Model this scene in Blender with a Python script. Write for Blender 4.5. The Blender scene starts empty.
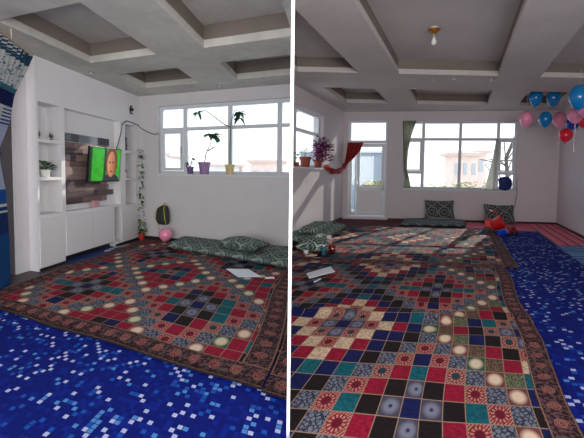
import bpy, bmesh, math, random
from mathutils import Vector
random.seed(7)
C = bpy.context.scene.collection
sc = bpy.context.scene

# ---------------------------------------------------------------- camera
cd = bpy.data.cameras.new('camera'); cam = bpy.data.objects.new('camera', cd); C.objects.link(cam)
cam.location = (0, 0, 1.25)
th, ro = math.atan(.054), math.atan(.0122)
from mathutils import Matrix
cam.rotation_euler = (Matrix.Rotation(math.pi/2-th, 3, 'X') @ Matrix.Rotation(ro, 3, 'Z')).to_euler()
cd.sensor_width = 36; cd.lens = 380/584*36; cd.shift_y = -24.8/584; cd.clip_start = .02; cd.clip_end = 500
sc.camera = cam

# ---------------------------------------------------------------- sky, sun, exposure
w = bpy.data.worlds.new('sky'); sc.world = w; w.use_nodes = True
nt = w.node_tree; nt.nodes.clear()
wo = nt.nodes.new('ShaderNodeOutputWorld'); bg = nt.nodes.new('ShaderNodeBackground')
tc = nt.nodes.new('ShaderNodeTexCoord'); sx = nt.nodes.new('ShaderNodeSeparateXYZ'); cr = nt.nodes.new('ShaderNodeValToRGB')
nt.links.new(tc.outputs['Generated'], sx.inputs[0]); nt.links.new(sx.outputs[2], cr.inputs[0])
cr.color_ramp.elements[0].position = 0; cr.color_ramp.elements[0].color = (.98, .99, 1, 1)
cr.color_ramp.elements[1].position = .45; cr.color_ramp.elements[1].color = (.66, .84, 1, 1)
nt.links.new(cr.outputs[0], bg.inputs[0]); bg.inputs[1].default_value = .95
nt.links.new(bg.outputs[0], wo.inputs[0])

sd = bpy.data.lights.new('sun', 'SUN'); so = bpy.data.objects.new('sun', sd); C.objects.link(so)
sd.energy = 1.7; sd.angle = .012; sd.color = (1, .93, .80)
SUN = Vector((.60, .80, math.tan(math.radians(25)))).normalized()
so.rotation_euler = SUN.to_track_quat('Z', 'Y').to_euler(); so.location = (20, 30, 20)

# unseen fill lights added behind us, tilted up to brighten rooms and ceilings
for nm, x, e in (('rear_fill_light_left', -1.9, 50), ('rear_fill_light_right', 1.4, 125)):
    ad = bpy.data.lights.new(nm, 'AREA'); ao = bpy.data.objects.new(nm, ad); C.objects.link(ao)
    ad.shape = 'RECTANGLE'; ad.size = 2.8; ad.size_y = 2.0; ad.energy = e; ad.color = (1, .97, .94)
    ao.location = (x, -1.6, 1.5); ao.rotation_euler = (math.radians(122), 0, 0)

sc.view_settings.view_transform = 'Standard'; sc.view_settings.look = 'None'
sc.view_settings.gamma = 1; sc.view_settings.use_curve_mapping = False
sc.view_settings.exposure = .95

# ---------------------------------------------------------------- room frames (a along the back wall, b towards us, z up)
LO, LU, LW = (-2.835, 7.056), (.92724, -.37446), (-.11164, -.99375)
RO, RU, RW = (1.415, 10.636), (.99320, -.11639), (-.40539, -.91414)
WR = 5.605; ZL, ZR = 2.63, 2.98
def L(a, b, z=0): return Vector((LO[0]+LU[0]*a+LW[0]*b, LO[1]+LU[1]*a+LW[1]*b, z))
def R(a, b, z=0): return Vector((RO[0]+RU[0]*a+RW[0]*b, RO[1]+RU[1]*a+RW[1]*b, z))
def RS(a, b, z=0): return R(a, b-.17*(a-2.9), z)
def W(x, y, z=0): return Vector((x, y, z))
LANG = math.atan2(LU[1], LU[0]); RANG = math.atan2(RU[1], RU[0])
def loc_frame(o, ang):
    c, s = math.cos(ang), math.sin(ang)
    return lambda x, y, z=0: Vector((o[0]+c*x-s*y, o[1]+s*x+c*y, o[2]+z))

# ---------------------------------------------------------------- materials
def s2l(c): return tuple((v/255/12.92 if v/255 <= .04045 else ((v/255+.055)/1.055)**2.4) for v in c)
class NT:
    def __init__(s, name, rough=.7, metal=0, spec=.5):
        m = bpy.data.materials.new(name); m.use_nodes = True; s.mat = m; s.t = m.node_tree
        s.b = s.t.nodes['Principled BSDF']; s.b.inputs['Roughness'].default_value = rough
        s.b.inputs['Metallic'].default_value = metal; s.b.inputs['Specular IOR Level'].default_value = spec
    def put(s, sock, v):
        if hasattr(v, 'is_output'): s.t.links.new(v, sock)
        elif isinstance(v, tuple) and len(v) == 3 and sock.type == 'RGBA': sock.default_value = (*v, 1)
        else: sock.default_value = v
    def m(s, op, a, b=0., c=None, clamp=False):
        n = s.t.nodes.new('ShaderNodeMath'); n.operation = op; n.use_clamp = clamp
        s.put(n.inputs[0], a); s.put(n.inputs[1], b)
        if c is not None: s.put(n.inputs[2], c)
        return n.outputs[0]
    def mix(s, f, a, b):
        n = s.t.nodes.new('ShaderNodeMix'); n.data_type = 'RGBA'
        s.put(n.inputs[0], f); s.put(n.inputs[6], a); s.put(n.inputs[7], b); return n.outputs[2]
    def uv(s):
        n = s.t.nodes.new('ShaderNodeTexCoord'); x = s.t.nodes.new('ShaderNodeSeparateXYZ'); s.t.links.new(n.outputs['UV'], x.inputs[0])
        s.uvv = n.outputs['UV']; return x.outputs[0], x.outputs[1]
    def obj(s):
        n = s.t.nodes.new('ShaderNodeTexCoord'); x = s.t.nodes.new('ShaderNodeSeparateXYZ'); s.t.links.new(n.outputs['Object'], x.inputs[0])
        s.ov = n.outputs['Object']; return x.outputs
    def comb(s, x, y, z=0.):
        n = s.t.nodes.new('ShaderNodeCombineXYZ'); s.put(n.inputs[0], x); s.put(n.inputs[1], y); s.put(n.inputs[2], z); return n.outputs[0]
    def noise(s, scale, vec=None, detail=3):
        n = s.t.nodes.new('ShaderNodeTexNoise'); n.inputs['Scale'].default_value = scale; n.inputs['Detail'].default_value = detail
        if vec is not None: s.t.links.new(vec, n.inputs['Vector'])
        return n.outputs[0]
    def white(s, vec):
        n = s.t.nodes.new('ShaderNodeTexWhiteNoise'); n.noise_dimensions = '2D'; s.t.links.new(vec, n.inputs['Vector']); return n.outputs[0], n.outputs[1]
    def voro(s, scale, vec=None, feat='DISTANCE_TO_EDGE'):
        n = s.t.nodes.new('ShaderNodeTexVoronoi'); n.feature = feat; n.inputs['Scale'].default_value = scale
        if vec is not None: s.t.links.new(vec, n.inputs['Vector'])
        return n.outputs[0]
    def ramp(s, f, pts, const=False):
        n = s.t.nodes.new('ShaderNodeValToRGB'); e = n.color_ramp.elements
        if const: n.color_ramp.interpolation = 'CONSTANT'
        while len(e) < len(pts): e.new(.5)
        for i, (p, c) in enumerate(pts): e[i].position = p; e[i].color = (*c, 1)
        s.put(n.inputs[0], f); return n.outputs[0]
    def gt(s, a, b): return s.m('GREATER_THAN', a, b)
    def bump(s, h, strength=.3, dist=.01):
        n = s.t.nodes.new('ShaderNodeBump'); n.inputs['Strength'].default_value = strength; n.inputs['Distance'].default_value = dist
        s.put(n.inputs['Height'], h); s.t.links.new(n.outputs[0], s.b.inputs['Normal'])
    def done(s, col): s.put(s.b.inputs['Base Color'], col if not isinstance(col, tuple) else col); return s.mat

def plain(name, rgb, rough=.6, var=.06, scale=12, metal=0, spec=.5, bump=0):
    n = NT(name, rough, metal, spec); n.obj(); c = s2l(rgb)
    f = n.noise(scale, n.ov)
    if bump: n.bump(f, bump)
    return n.done(n.mix(f, tuple(max(0, v*(1-var*2)) for v in c), tuple(min(1, v*(1+var*2)) for v in c)))

M = {}
M['wall'] = plain('wall_paint', (216, 207, 211), .75, .02, 2.5, bump=.03)
M['wallL'] = plain('wall_paint_grey', (214, 210, 213), .75, .03, 3, bump=.03)
M['white'] = plain('white_lacquer', (230, 228, 230), .45, .015, 3)
M['frame'] = plain('white_window_plastic', (222, 226, 232), .35, .01, 4)
M['part'] = plain('partition_white', (250, 250, 250), .6, .01, 4)
M['black'] = plain('black_plastic', (18, 18, 20), .35, .1)
M['baseb'] = plain('dark_baseboard', (38, 26, 28), .5, .1)
M['floorm'] = plain('dark_floor', (62, 54, 58), .5, .15, 5)
M['metal'] = plain('brushed_metal', (170, 170, 172), .3, .03, 30, metal=1)
M['brass'] = plain('brass', (196, 140, 50), .3, .1, 40, metal=.8)
M['terra'] = plain('terracotta', (150, 70, 55), .7, .08)
M['redpot'] = plain('red_pot_plastic', (190, 45, 35), .4, .05)
M['lilac'] = plain('lilac_plastic', (150, 120, 165), .5, .05)
M['purplepot'] = plain('purple_plastic', (110, 85, 135), .5, .05)
M['yellow'] = plain('cream_yellow_plastic', (214, 196, 140), .5, .05)
M['whitepot'] = plain('white_ceramic', (225, 225, 222), .3, .03)
M['soil'] = plain('soil', (50, 36, 28), .9, .2, 60)
M['leaf'] = plain('green_leaf', (60, 122, 82), .5, .2, 14)
M['leafd'] = plain('dark_green_leaf', (34, 66, 38), .5, .2, 14)
M['leafy'] = plain('yellow_green_leaf', (120, 140, 60), .5, .25, 14)
M['stem'] = plain('plant_stem', (96, 104, 62), .7, .15)
M['purple'] = plain('purple_leaf', (138, 36, 96), .5, .3, 20)
M['purpled'] = plain('dark_purple_leaf', (84, 26, 74), .5, .25, 20)
M['red'] = plain('red_plastic', (214, 28, 30), .3, .06)
M['darkred'] = plain('dark_red_plastic', (140, 24, 34), .35, .1)
M['bluep'] = plain('blue_plastic', (24, 60, 200), .35, .1)
M['paper'] = plain('paper', (232, 238, 246), .7, .02)
M['teal'] = plain('teal_plastic', (26, 100, 116), .35, .08)
M['carton'] = plain('printed_carton', (200, 170, 140), .6, .25, 25)
M['bag'] = plain('charcoal_nylon', (44, 44, 50), .7, .12, 40, bump=.1)
M['bagy'] = plain('yellow_strap', (188, 184, 56), .6, .05)
M['cord'] = plain('black_cord', (16, 16, 18), .5, .05)
M['wcord'] = plain('white_cord', (220, 222, 226), .5, .02)
M['beige'] = plain('beige_rail', (196, 176, 150), .4, .04)
M['stone'] = plain('stone', (150, 150, 150), .8, .15)
def balloon(name, rgb):
    n = NT(name, .18, 0, .5); n.b.inputs['Subsurface Weight'].default_value = .0
    n.b.inputs['Coat Weight'].default_value = .4; return n.done(s2l(rgb))
M['bl_blue'] = balloon('blue_latex', (12, 128, 200)); M['bl_deep'] = balloon('royal_blue_latex', (20, 76, 190))
M['bl_pink'] = balloon('pink_latex', (245, 150, 185)); M['bl_red'] = balloon('red_latex', (228, 30, 62))

# plaster ceilings
def ceilmat(name, rgb, var):
    n = NT(name, .8); n.obj(); a = n.noise(1.3, n.ov, 5); b = n.noise(9, n.ov, 4)
    f = n.m('ADD', n.m('MULTIPLY', a, .7), n.m('MULTIPLY', b, .3)); n.bump(b, .06)
    c = s2l(rgb); return n.done(n.ramp(f, [(.38, tuple(v*(1-var) for v in c)), (.62, tuple(min(1, v*(1+var)) for v in c))]))
M['ceilL'] = ceilmat('mottled_plaster', (200, 197, 190), .13); M['ceilR'] = ceilmat('plain_plaster', (204, 197, 194), .05)

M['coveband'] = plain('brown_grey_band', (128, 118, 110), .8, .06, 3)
# glass: thin window pane
def glassmat(name, tint=(1, 1, 1), refl=.06):
    m = bpy.data.materials.new(name); m.use_nodes = True; t = m.node_tree; t.nodes.clear()
    o = t.nodes.new('ShaderNodeOutputMaterial'); mx = t.nodes.new('ShaderNodeMixShader'); a = t.nodes.new('ShaderNodeBsdfTransparent'); g = t.nodes.new('ShaderNodeBsdfGlossy')
    a.inputs[0].default_value = (*tint, 1); g.inputs['Roughness'].default_value = .03; mx.inputs[0].default_value = refl
    t.links.new(a.outputs[0], mx.inputs[1]); t.links.new(g.outputs[0], mx.inputs[2]); t.links.new(mx.outputs[0], o.inputs[0]); return m
M['glass'] = glassmat('window_glass', (.97, .99, 1), .02); M['jarglass'] = glassmat('jar_glass', (.9, .5, .5), .15)
M['bulb'] = plain('frosted_bulb_glass', (232, 232, 228), .15, .02)

# rugs: patchwork tiles, each tile has its own 0..1 UV
GOLD = s2l((150, 124, 104))
def tilemat(name, kind, base, c2=None, c3=None):
    n = NT('tile_'+name, .85, 0, .2); u, v = n.uv(); n.obj()
    x = n.m('SUBTRACT', u, .5); y = n.m('SUBTRACT', v, .5)
    r = n.m('SQRT', n.m('ADD', n.m('MULTIPLY', x, x), n.m('MULTIPLY', y, y)))
    B = s2l(base); c2 = s2l(c2) if c2 else None; c3 = s2l(c3) if c3 else None
    nz = n.noise(55, n.ov, 4)
    if kind == 'solid': col = n.mix(n.ramp(nz, [(.4, (0, 0, 0)), (.62, (1, 1, 1))]), tuple(q*.7 for q in B), tuple(min(1, q*1.25) for q in B))
    elif kind == 'medallion':
        f = n.ramp(r, [(.24, (1, 1, 1)), (.46, (0, 0, 0))]); col = n.mix(f, n.mix(nz, tuple(q*.6 for q in B), B), c2)
        if c3: col = n.mix(n.ramp(r, [(.05, (1, 1, 1)), (.12, (0, 0, 0))]), col, c3)
    elif kind == 'star':
        ang = n.m('ARCTAN2', y, x); pet = n.gt(n.m('SINE', n.m('MULTIPLY', ang, 12)), -.1)
        ring = n.m('MULTIPLY', n.gt(r, .24), n.m('LESS_THAN', r, .38)); ring2 = n.m('MULTIPLY', n.gt(r, .42), n.m('LESS_THAN', n.m('SINE', n.m('MULTIPLY', n.m('ADD', x, y), 40)), 0))
        col = n.mix(n.m('MULTIPLY', ring, pet), n.mix(ring2, B, c2), c2)
        col = n.mix(n.m('LESS_THAN', r, .2), col, c3)
    elif kind == 'ornate':
        vv = n.voro(5.2, n.comb(n.m('ADD', u, 3.3), n.m('ADD', v, 1.7))); col = n.mix(n.ramp(vv, [(.06, (0, 0, 0)), (.14, (1, 1, 1))]), B, c2)
    elif kind == 'scroll':
        k = n.noise(4.0, n.uvv, 2); wv = n.gt(n.m('SINE', n.m('MULTIPLY', n.m('ADD', k, n.m('MULTIPLY', r, .35)), 46)), .0); col = n.mix(wv, B, c2)
    e = n.m('MAXIMUM', n.m('ABSOLUTE', x), n.m('ABSOLUTE', y))
    col = n.mix(n.gt(e, .478), col, GOLD)
    n.bump(n.noise(200, n.ov, 2), .25, .004)
    return n.done(col)
T = {
 'K': tilemat('black', 'solid', (26, 17, 19)), 'M': tilemat('maroon', 'solid', (138, 14, 46)), 'T': tilemat('teal', 'solid', (10, 86, 98)),
 'N': tilemat('navy', 'solid', (14, 22, 74)), 'C': tilemat('cream', 'medallion', (118, 62, 60), (218, 194, 170)),
 'E': tilemat('plain_cream', 'solid', (196, 172, 144)),
 'D': tilemat('cream_green', 'medallion', (48, 82, 66), (208, 192, 162)),
 'G': tilemat('grey', 'ornate', (34, 38, 57), (110, 115, 129)), 'R': tilemat('star', 'star', (122, 24, 42), (178, 128, 112), (96, 16, 38)),
 'S': tilemat('tealstar', 'star', (116, 36, 46), (170, 134, 118), (18, 62, 70)), 'L': tilemat('pale', 'medallion', (74, 70, 88), (116, 120, 138), (34, 36, 80)),
 'B': tilemat('scroll', 'scroll', (53, 33, 34), (119, 96, 76)), 'Q': tilemat('greenscroll', 'scroll', (38, 57, 50), (120, 119, 89)),
}
def bordermat(name, dark, orn, orn2):
    n = NT(name, .85, 0, .2); u, v = n.uv(); n.obj()                 # v 0..1 across, u in units of one motif
    fu = n.m('SUBTRACT', n.m('FRACT', u), .5); x = n.m('MULTIPLY', fu, 1.5); y = n.m('SUBTRACT', v, .5)
    r = n.m('SQRT', n.m('ADD', n.m('MULTIPLY', x, x), n.m('MULTIPLY', n.m('MULTIPLY', y, y), 2.2)))
    nz = n.noise(45, n.ov, 3)
    med = n.m('LESS_THAN', r, .37); rings = n.m('MULTIPLY', n.gt(n.m('SINE', n.m('MULTIPLY', r, 62)), -.1), n.gt(n.noise(70, n.ov, 2), .44))
    col = n.mix(n.ramp(nz, [(.49, (0, 0, 0)), (.53, (1, 1, 1))]), s2l(dark), s2l(orn2))
    col = n.mix(med, col, n.mix(rings, s2l((100, 22, 38)), s2l(orn)))
    e = n.m('ABSOLUTE', y); col = n.mix(n.m('MULTIPLY', n.gt(e, .43), n.m('LESS_THAN', e, .47)), col, s2l((150, 108, 88)))
    return n.done(col)
T['border'] = bordermat('rug_border', (42, 16, 26), (150, 112, 98), (92, 70, 70))
T['hem'] = plain('rug_hem', (28, 18, 24), .8, .1, 40)

def mosaic():
    n = NT('blue_mosaic_rug', .85, 0, .12); u, v = n.uv(); n.obj()
    cu = n.m('FLOOR', u); cv = n.m('FLOOR', v); wv, wc = n.white(n.comb(cu, cv)); fu = n.m('FRACT', u); fv = n.m('FRACT', v)
    ins = n.m('MULTIPLY', n.m('MULTIPLY', n.gt(fu, .08), n.m('LESS_THAN', fu, .92)), n.m('MULTIPLY', n.gt(fv, .08), n.m('LESS_THAN', fv, .92)))
    base = n.mix(n.noise(14, n.ov, 2), s2l((7, 16, 98)), s2l((12, 36, 132)))
    tile = n.ramp(wv, [(0, s2l((9, 22, 106))), (.55, s2l((12, 34, 130))), (.74, s2l((26, 78, 168))), (.81, s2l((76, 132, 196))), (.85, s2l((172, 180, 218)))], True)
    par = n.m('MODULO', n.m('ABSOLUTE', n.m('ADD', cu, cv)), 2.); ok = n.m('MAXIMUM', n.m('LESS_THAN', par, .5), n.m('LESS_THAN', wv, .85))
    return n.done(n.mix(n.m('MULTIPLY', ins, ok), base, tile))
M['mosaic'] = mosaic()
def stripes(name, along, cols, freq, wob=0):
    n = NT(name, .85, 0, .2); u, v = n.uv(); n.obj(); q = u if along == 'u' else v
    f = n.m('FRACT', n.m('MULTIPLY', q, freq))
    if wob:
        nz, _ = n.white(n.comb(n.m('FLOOR', n.m('MULTIPLY', q, freq)), 0.)); st = n.noise(3, n.comb(n.m('MULTIPLY', u, 1.2 if along == 'v' else 12), n.m('MULTIPLY', v, 12 if along == 'v' else 1.2)), 3)
        return n.done(n.ramp(n.m('ADD', n.m('MULTIPLY', nz, .5), n.m('MULTIPLY', st, .6)), cols))
    return n.done(n.mix(n.m('MULTIPLY', n.noise(60, n.ov), .25), n.ramp(f, cols, True), s2l((120, 60, 70))))
P1, P2, P3 = s2l((222, 112, 130)), s2l((136, 34, 58)), s2l((232, 146, 154))
M['pinkstripe'] = stripes('pink_striped_rug', 'u', [(0, P1), (.34, P2), (.56, P3), (.78, P1)], 5.2)
M['pink'] = stripes('pink_rug', 'v', [(0, P1), (.4, s2l((212, 92, 114))), (.72, P3)], 4)
M['bluestripe'] = stripes('blue_striped_rug', 'v', [(.25, s2l((22, 50, 110))), (.45, s2l((36, 86, 150))), (.62, s2l((120, 160, 205)))], 26, 1)
M['bluemat'] = plain('plain_blue_mat', (22, 50, 112), .8, .12, 30)

def kilim(name, dark, mid, pale, acc, sc_=5.):
    n = NT(name, .85, 0, .2); u, v = n.uv(); n.obj()
    uu = n.m('MULTIPLY', u, sc_); vv = n.m('MULTIPLY', v, sc_)
    x = n.m('SUBTRACT', n.m('FRACT', uu), .5); y = n.m('SUBTRACT', n.m('FRACT', vv), .5)
    r = n.m('SQRT', n.m('ADD', n.m('MULTIPLY', x, x), n.m('MULTIPLY', y, y))); ang = n.m('ARCTAN2', y, x)
    rr = n.m('ADD', r, n.m('MULTIPLY', n.m('SINE', n.m('MULTIPLY', ang, 6)), .035))
    band = n.ramp(rr, [(0, s2l(acc)), (.1, s2l(dark)), (.17, s2l(pale)), (.22, s2l(dark)), (.36, s2l(mid)), (.42, s2l(pale)), (.47, s2l(dark)), (.56, s2l(mid)), (.6, s2l(dark))], True)
    nz = n.noise(40, n.ov, 3); n.bump(nz, .2, .006)
    return n.done(n.mix(n.ramp(nz, [(.52, (0, 0, 0)), (.6, (.8, .8, .8))]), band, s2l(mid)))
M['kilL'] = kilim('green_kilim_fabric', (72, 86, 84), (120, 136, 130), (162, 172, 164), (96, 48, 60), 3.2)
M['kilR'] = kilim('grey_kilim_fabric', (46, 48, 50), (104, 108, 110), (160, 164, 162), (50, 50, 54), 3.2)
M['kilG'] = kilim('pale_green_kilim_fabric', (44, 66, 62), (140, 164, 154), (204, 212, 202), (80, 60, 70), 3.4)

def woodmat(name, rgb):
    n = NT(name, .5); n.obj(); mp = n.t.nodes.new('ShaderNodeMapping'); mp.inputs['Scale'].default_value = (2, 2, 26)
    n.t.links.new(n.ov, mp.inputs[0]); f = n.noise(3, mp.outputs[0], 5); c = s2l(rgb); return n.done(n.mix(f, tuple(q*.55 for q in c), tuple(min(1, q*1.35) for q in c)))
for i, c in enumerate([(122, 98, 96), (98, 78, 80), (146, 124, 118), (82, 66, 70)]): M['wood%d' % i] = woodmat('weathered_plank_%d' % i, c)
M['gloss'] = plain('black_gloss_glass', (22, 28, 44), .05, .02, spec=1)

def curtainmat():
    n = NT('blue_banded_curtain', .8, 0, .2); u, v = n.uv(); n.obj()     # v = height in metres / 2.6
    z = n.m('MULTIPLY', v, 2.6)
    Wt, Nv, Bl, Tl, Lv = s2l((196, 200, 200)), s2l((22, 34, 84)), s2l((30, 84, 150)), s2l((62, 112, 130)), s2l((168, 178, 204))
    band = n.ramp(v, [(0, s2l((28, 74, 128))), (.22, s2l((30, 52, 104))), (.305, Wt), (.315, s2l((30, 60, 112))), (.33, Wt), (.34, Bl), (.40, Lv), (.50, Lv), (.535, s2l((24, 64, 124))), (.575, Lv), (.68, Wt), (.74, Nv), (.80, Tl), (.82, Wt), (.915, s2l((40, 76, 100)))], True)
    dash = n.m('MULTIPLY', n.gt(n.m('SINE', n.m('MULTIPLY', z, 170)), .1), n.gt(n.m('SINE', n.m('ADD', n.m('MULTIPLY', u, 90), n.m('MULTIPLY', z, 6))), -.4))
    zone = n.m('ADD', n.m('MULTIPLY', n.gt(v, .66), n.m('LESS_THAN', v, .74)), n.m('ADD', n.gt(v, .93), n.m('MULTIPLY', n.gt(v, .49), n.m('LESS_THAN', v, .535))))
    col = n.mix(n.m('MULTIPLY', dash, zone), band, n.mix(n.gt(v, .9), s2l((30, 60, 120)), Wt))
    rip = n.gt(n.noise(42, n.ov, 2), .6); col = n.mix(n.m('MULTIPLY', rip, n.m('MULTIPLY', n.gt(v, .82), n.m('LESS_THAN', v, .915))), col, Tl)
    return n.done(col)
M['curtain'] = curtainmat()
def translucent(m, k=.5):
    t = m.node_tree; b = t.nodes['Principled BSDF']; o = [x for x in t.nodes if x.type == 'OUTPUT_MATERIAL'][0]
    mx = t.nodes.new('ShaderNodeMixShader'); tr = t.nodes.new('ShaderNodeBsdfTranslucent'); mx.inputs[0].default_value = k
    src = b.inputs['Base Color'].links[0].from_socket; t.links.new(src, tr.inputs[0])
    t.links.new(b.outputs[0], mx.inputs[1]); t.links.new(tr.outputs[0], mx.inputs[2]); t.links.new(mx.outputs[0], o.inputs[0]); return m
translucent(M['curtain'], .3)
M['redcurtain'] = plain('rust_red_fabric', (206, 92, 92), .8, .2, 30)
M['greycurtain'] = plain('grey_green_curtain', (182, 184, 172), .8, .08, 8)
M['sheer'] = plain('white_curtain', (216, 214, 210), .8, .05, 8)
for k_ in ('redcurtain', 'greycurtain', 'sheer'): translucent(M[k_], .65)
# outdoors
M['ground'] = plain('pale_ground', (210, 205, 196), .9, .1, .3)
M['house'] = plain('pale_render', (244, 242, 240), .9, .05, .8)
M['housep'] = plain('pinkish_brick', (246, 218, 208), .9, .08, 2)
M['roof'] = plain('faded_roof', (226, 196, 184), .9, .1, 2)
M['hglass'] = plain('dull_window', (196, 196, 200), .3, .1)
M['shed'] = plain('pale_blue_wall', (160, 172, 184), .8, .06, 2)
M['bark'] = plain('bark', (92, 80, 76), .9, .2, 10)
M['autumn'] = plain('autumn_leaf', (214, 160, 84), .7, .2, 3)
M['bush'] = plain('yellow_bush_leaf', (196, 180, 70), .7, .25, 9)

# ---------------------------------------------------------------- mesh helpers
class MB:
    def __init__(s): s.v = []; s.f = []; s.m = []; s.uv = {}
    def add(s, vs, fs, mi=0, uvs=None):
        k = len(s.v); s.v += [Vector(p) for p in vs]
        for i, f in enumerate(fs):
            if uvs is not None: s.uv[len(s.f)] = uvs[i]
            s.f.append([k+j for j in f]); s.m.append(mi)
        return s
    def box(s, F, a0, a1, b0, b1, z0, z1, mi=0):
        vs = [F(a, b, z) for z in (z0, z1) for b in (b0, b1) for a in (a0, a1)]
        return s.add(vs, [(0, 2, 3, 1), (4, 5, 7, 6), (0, 1, 5, 4), (2, 6, 7, 3), (0, 4, 6, 2), (1, 3, 7, 5)], mi)
    def cells(s, F, xs, ys, zs, solid, mi=0):
        idx = {}
        def V(i, j, k):
            if (i, j, k) not in idx: idx[(i, j, k)] = len(s.v); s.v.append(F(xs[i], ys[j], zs[k]))
            return idx[(i, j, k)]
        nx, ny, nz = len(xs)-1, len(ys)-1, len(zs)-1
        S = lambda i, j, k: 0 <= i < nx and 0 <= j < ny and 0 <= k < nz and solid((xs[i]+xs[i+1])/2, (ys[j]+ys[j+1])/2, (zs[k]+zs[k+1])/2)
        for i in range(nx):
            for j in range(ny):
                for k in range(nz):
                    if not S(i, j, k): continue
                    def q(*p): s.f.append([V(*c) for c in p]); s.m.append(mi((zs[k]+zs[k+1])/2) if callable(mi) else mi)
                    if not S(i-1, j, k): q((i, j, k), (i, j, k+1), (i, j+1, k+1), (i, j+1, k))
                    if not S(i+1, j, k): q((i+1, j, k), (i+1, j+1, k), (i+1, j+1, k+1), (i+1, j, k+1))
                    if not S(i, j-1, k): q((i, j, k), (i+1, j, k), (i+1, j, k+1), (i, j, k+1))
                    if not S(i, j+1, k): q((i, j+1, k), (i, j+1, k+1), (i+1, j+1, k+1), (i+1, j+1, k))
                    if not S(i, j, k-1): q((i, j, k), (i, j+1, k), (i+1, j+1, k), (i+1, j, k))
                    if not S(i, j, k+1): q((i, j, k+1), (i+1, j, k+1), (i+1, j+1, k+1), (i, j+1, k+1))
        return s
    def tube(s, pts, r, n=8, mi=0, r1=None, cap=True):
        pts = [Vector(p) for p in pts]; k = len(s.v); N = len(pts)
        for i, p in enumerate(pts):
            t = (pts[min(i+1, N-1)]-pts[max(i-1, 0)]).normalized(); up = Vector((0, 0, 1)) if abs(t.z) < .9 else Vector((1, 0, 0))
            x = t.cross(up).normalized(); y = t.cross(x); rr = r if r1 is None else r+(r1-r)*i/(N-1)
            for j in range(n): a = 2*math.pi*j/n; s.v.append(p+x*math.cos(a)*rr+y*math.sin(a)*rr)
        for i in range(N-1):
            for j in range(n): s.f.append([k+i*n+j, k+i*n+(j+1) % n, k+(i+1)*n+(j+1) % n, k+(i+1)*n+j]); s.m.append(mi)
        if cap: s.f.append([k+j for j in range(n)][::-1]); s.m.append(mi); s.f.append([k+(N-1)*n+j for j in range(n)]); s.m.append(mi)
        return s
    def lathe(s, c, prof, n=20, mi=0, axis=None):
        k = len(s.v); c = Vector(c); ax = Vector(axis or (0, 0, 1)).normalized(); x = ax.orthogonal().normalized(); y = ax.cross(x)
        for r, z in prof:
            for j in range(n): a = 2*math.pi*j/n; s.v.append(c+ax*z+x*math.cos(a)*r+y*math.sin(a)*r)
        for i in range(len(prof)-1):
            for j in range(n): s.f.append([k+i*n+j, k+i*n+(j+1) % n, k+(i+1)*n+(j+1) % n, k+(i+1)*n+j]); s.m.append(mi)
        if prof[0][0] > 0: s.f.append([k+j for j in range(n)][::-1]); s.m.append(mi)
        if prof[-1][0] > 0: e = k+(len(prof)-1)*n; s.f.append([e+j for j in range(n)]); s.m.append(mi)
        return s
    def grid(s, fn, nu, nv, mi=0, uvfn=None, wrap=False):
        k = len(s.v)
        for i in range(nu+1):
            for j in range(nv+1): s.v.append(Vector(fn(i/nu, j/nv)))
        for i in range(nu):
            for j in range(nv):
                if uvfn: s.uv[len(s.f)] = [uvfn(x/nu, y/nv) for x, y in ((i, j), (i+1, j), (i+1, j+1), (i, j+1))]
                s.f.append([k+i*(nv+1)+j, k+(i+1)*(nv+1)+j, k+(i+1)*(nv+1)+j+1, k+i*(nv+1)+j+1]); s.m.append(mi)
        return s
    def leaf(s, p, d, n, l, w, mi=0, bend=.2):
        p = Vector(p); d = Vector(d).normalized(); sd = d.cross(Vector(n)); sd = sd.normalized() if sd.length > 1e-4 else d.orthogonal().normalized(); nn = sd.cross(d)
        q = lambda t, x, h=0: p+d*l*t+sd*w*x+nn*(h-bend*t*t)*l
        vs = [q(0, 0), q(.3, .5, .05), q(.35, 0, -.03), q(.3, -.5, .05), q(.7, .38, .03), q(.75, 0, -.03), q(.7, -.38, .03), q(1, 0)]
        return s.add(vs, [(0, 2, 1), (0, 3, 2), (1, 2, 5, 4), (2, 3, 6, 5), (4, 5, 7), (5, 6, 7)], mi)
    def build(s, name, mats, parent=None, smooth=False, bevel=0, clip=None, solid=0, sub=0):
        if not isinstance(mats, (list, tuple)): mats = [mats]
        me = bpy.data.meshes.new(name); off = parent.get('_loc') if parent and '_loc' in parent else None
        o3 = Vector(off) if off is not None else Vector((0, 0, 0))
        me.from_pydata([tuple(p-o3) for p in s.v], [], s.f)
        for m in mats: me.materials.append(M[m] if isinstance(m, str) else m)
        for p, mi in zip(me.polygons, s.m): p.material_index = mi; p.use_smooth = smooth
        if s.uv:
            ul = me.uv_layers.new(name='UVMap')
            for fi, uvs in s.uv.items():
                for li, uvv in zip(me.polygons[fi].loop_indices, uvs): ul.data[li].uv = uvv
        me.validate()
        bm = bmesh.new(); bm.from_mesh(me)
        if clip: bmesh.ops.bisect_plane(bm, geom=bm.verts[:]+bm.edges[:]+bm.faces[:], plane_co=Vector((clip[0], 0, 0))-o3, plane_no=(clip[1], 0, 0), clear_outer=True)
        if not s.uv: bmesh.ops.recalc_face_normals(bm, faces=bm.faces[:])
        bm.to_mesh(me); bm.free()
        o = bpy.data.objects.new(name, me); C.objects.link(o)
        if parent: o.parent = parent
        if bevel:
            b = o.modifiers.new('bevel', 'BEVEL'); b.width = bevel; b.segments = 2; b.limit_method = 'ANGLE'
        if sub: q = o.modifiers.new('sub', 'SUBSURF'); q.levels = sub; q.render_levels = sub
        if solid: q = o.modifiers.new('solid', 'SOLIDIFY'); q.thickness = solid; q.offset = 0
        return o
def tag(o, label, cat, group=None):
    o['label'] = label; o['category'] = cat
    if group: o['group'] = group
    return o
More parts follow.
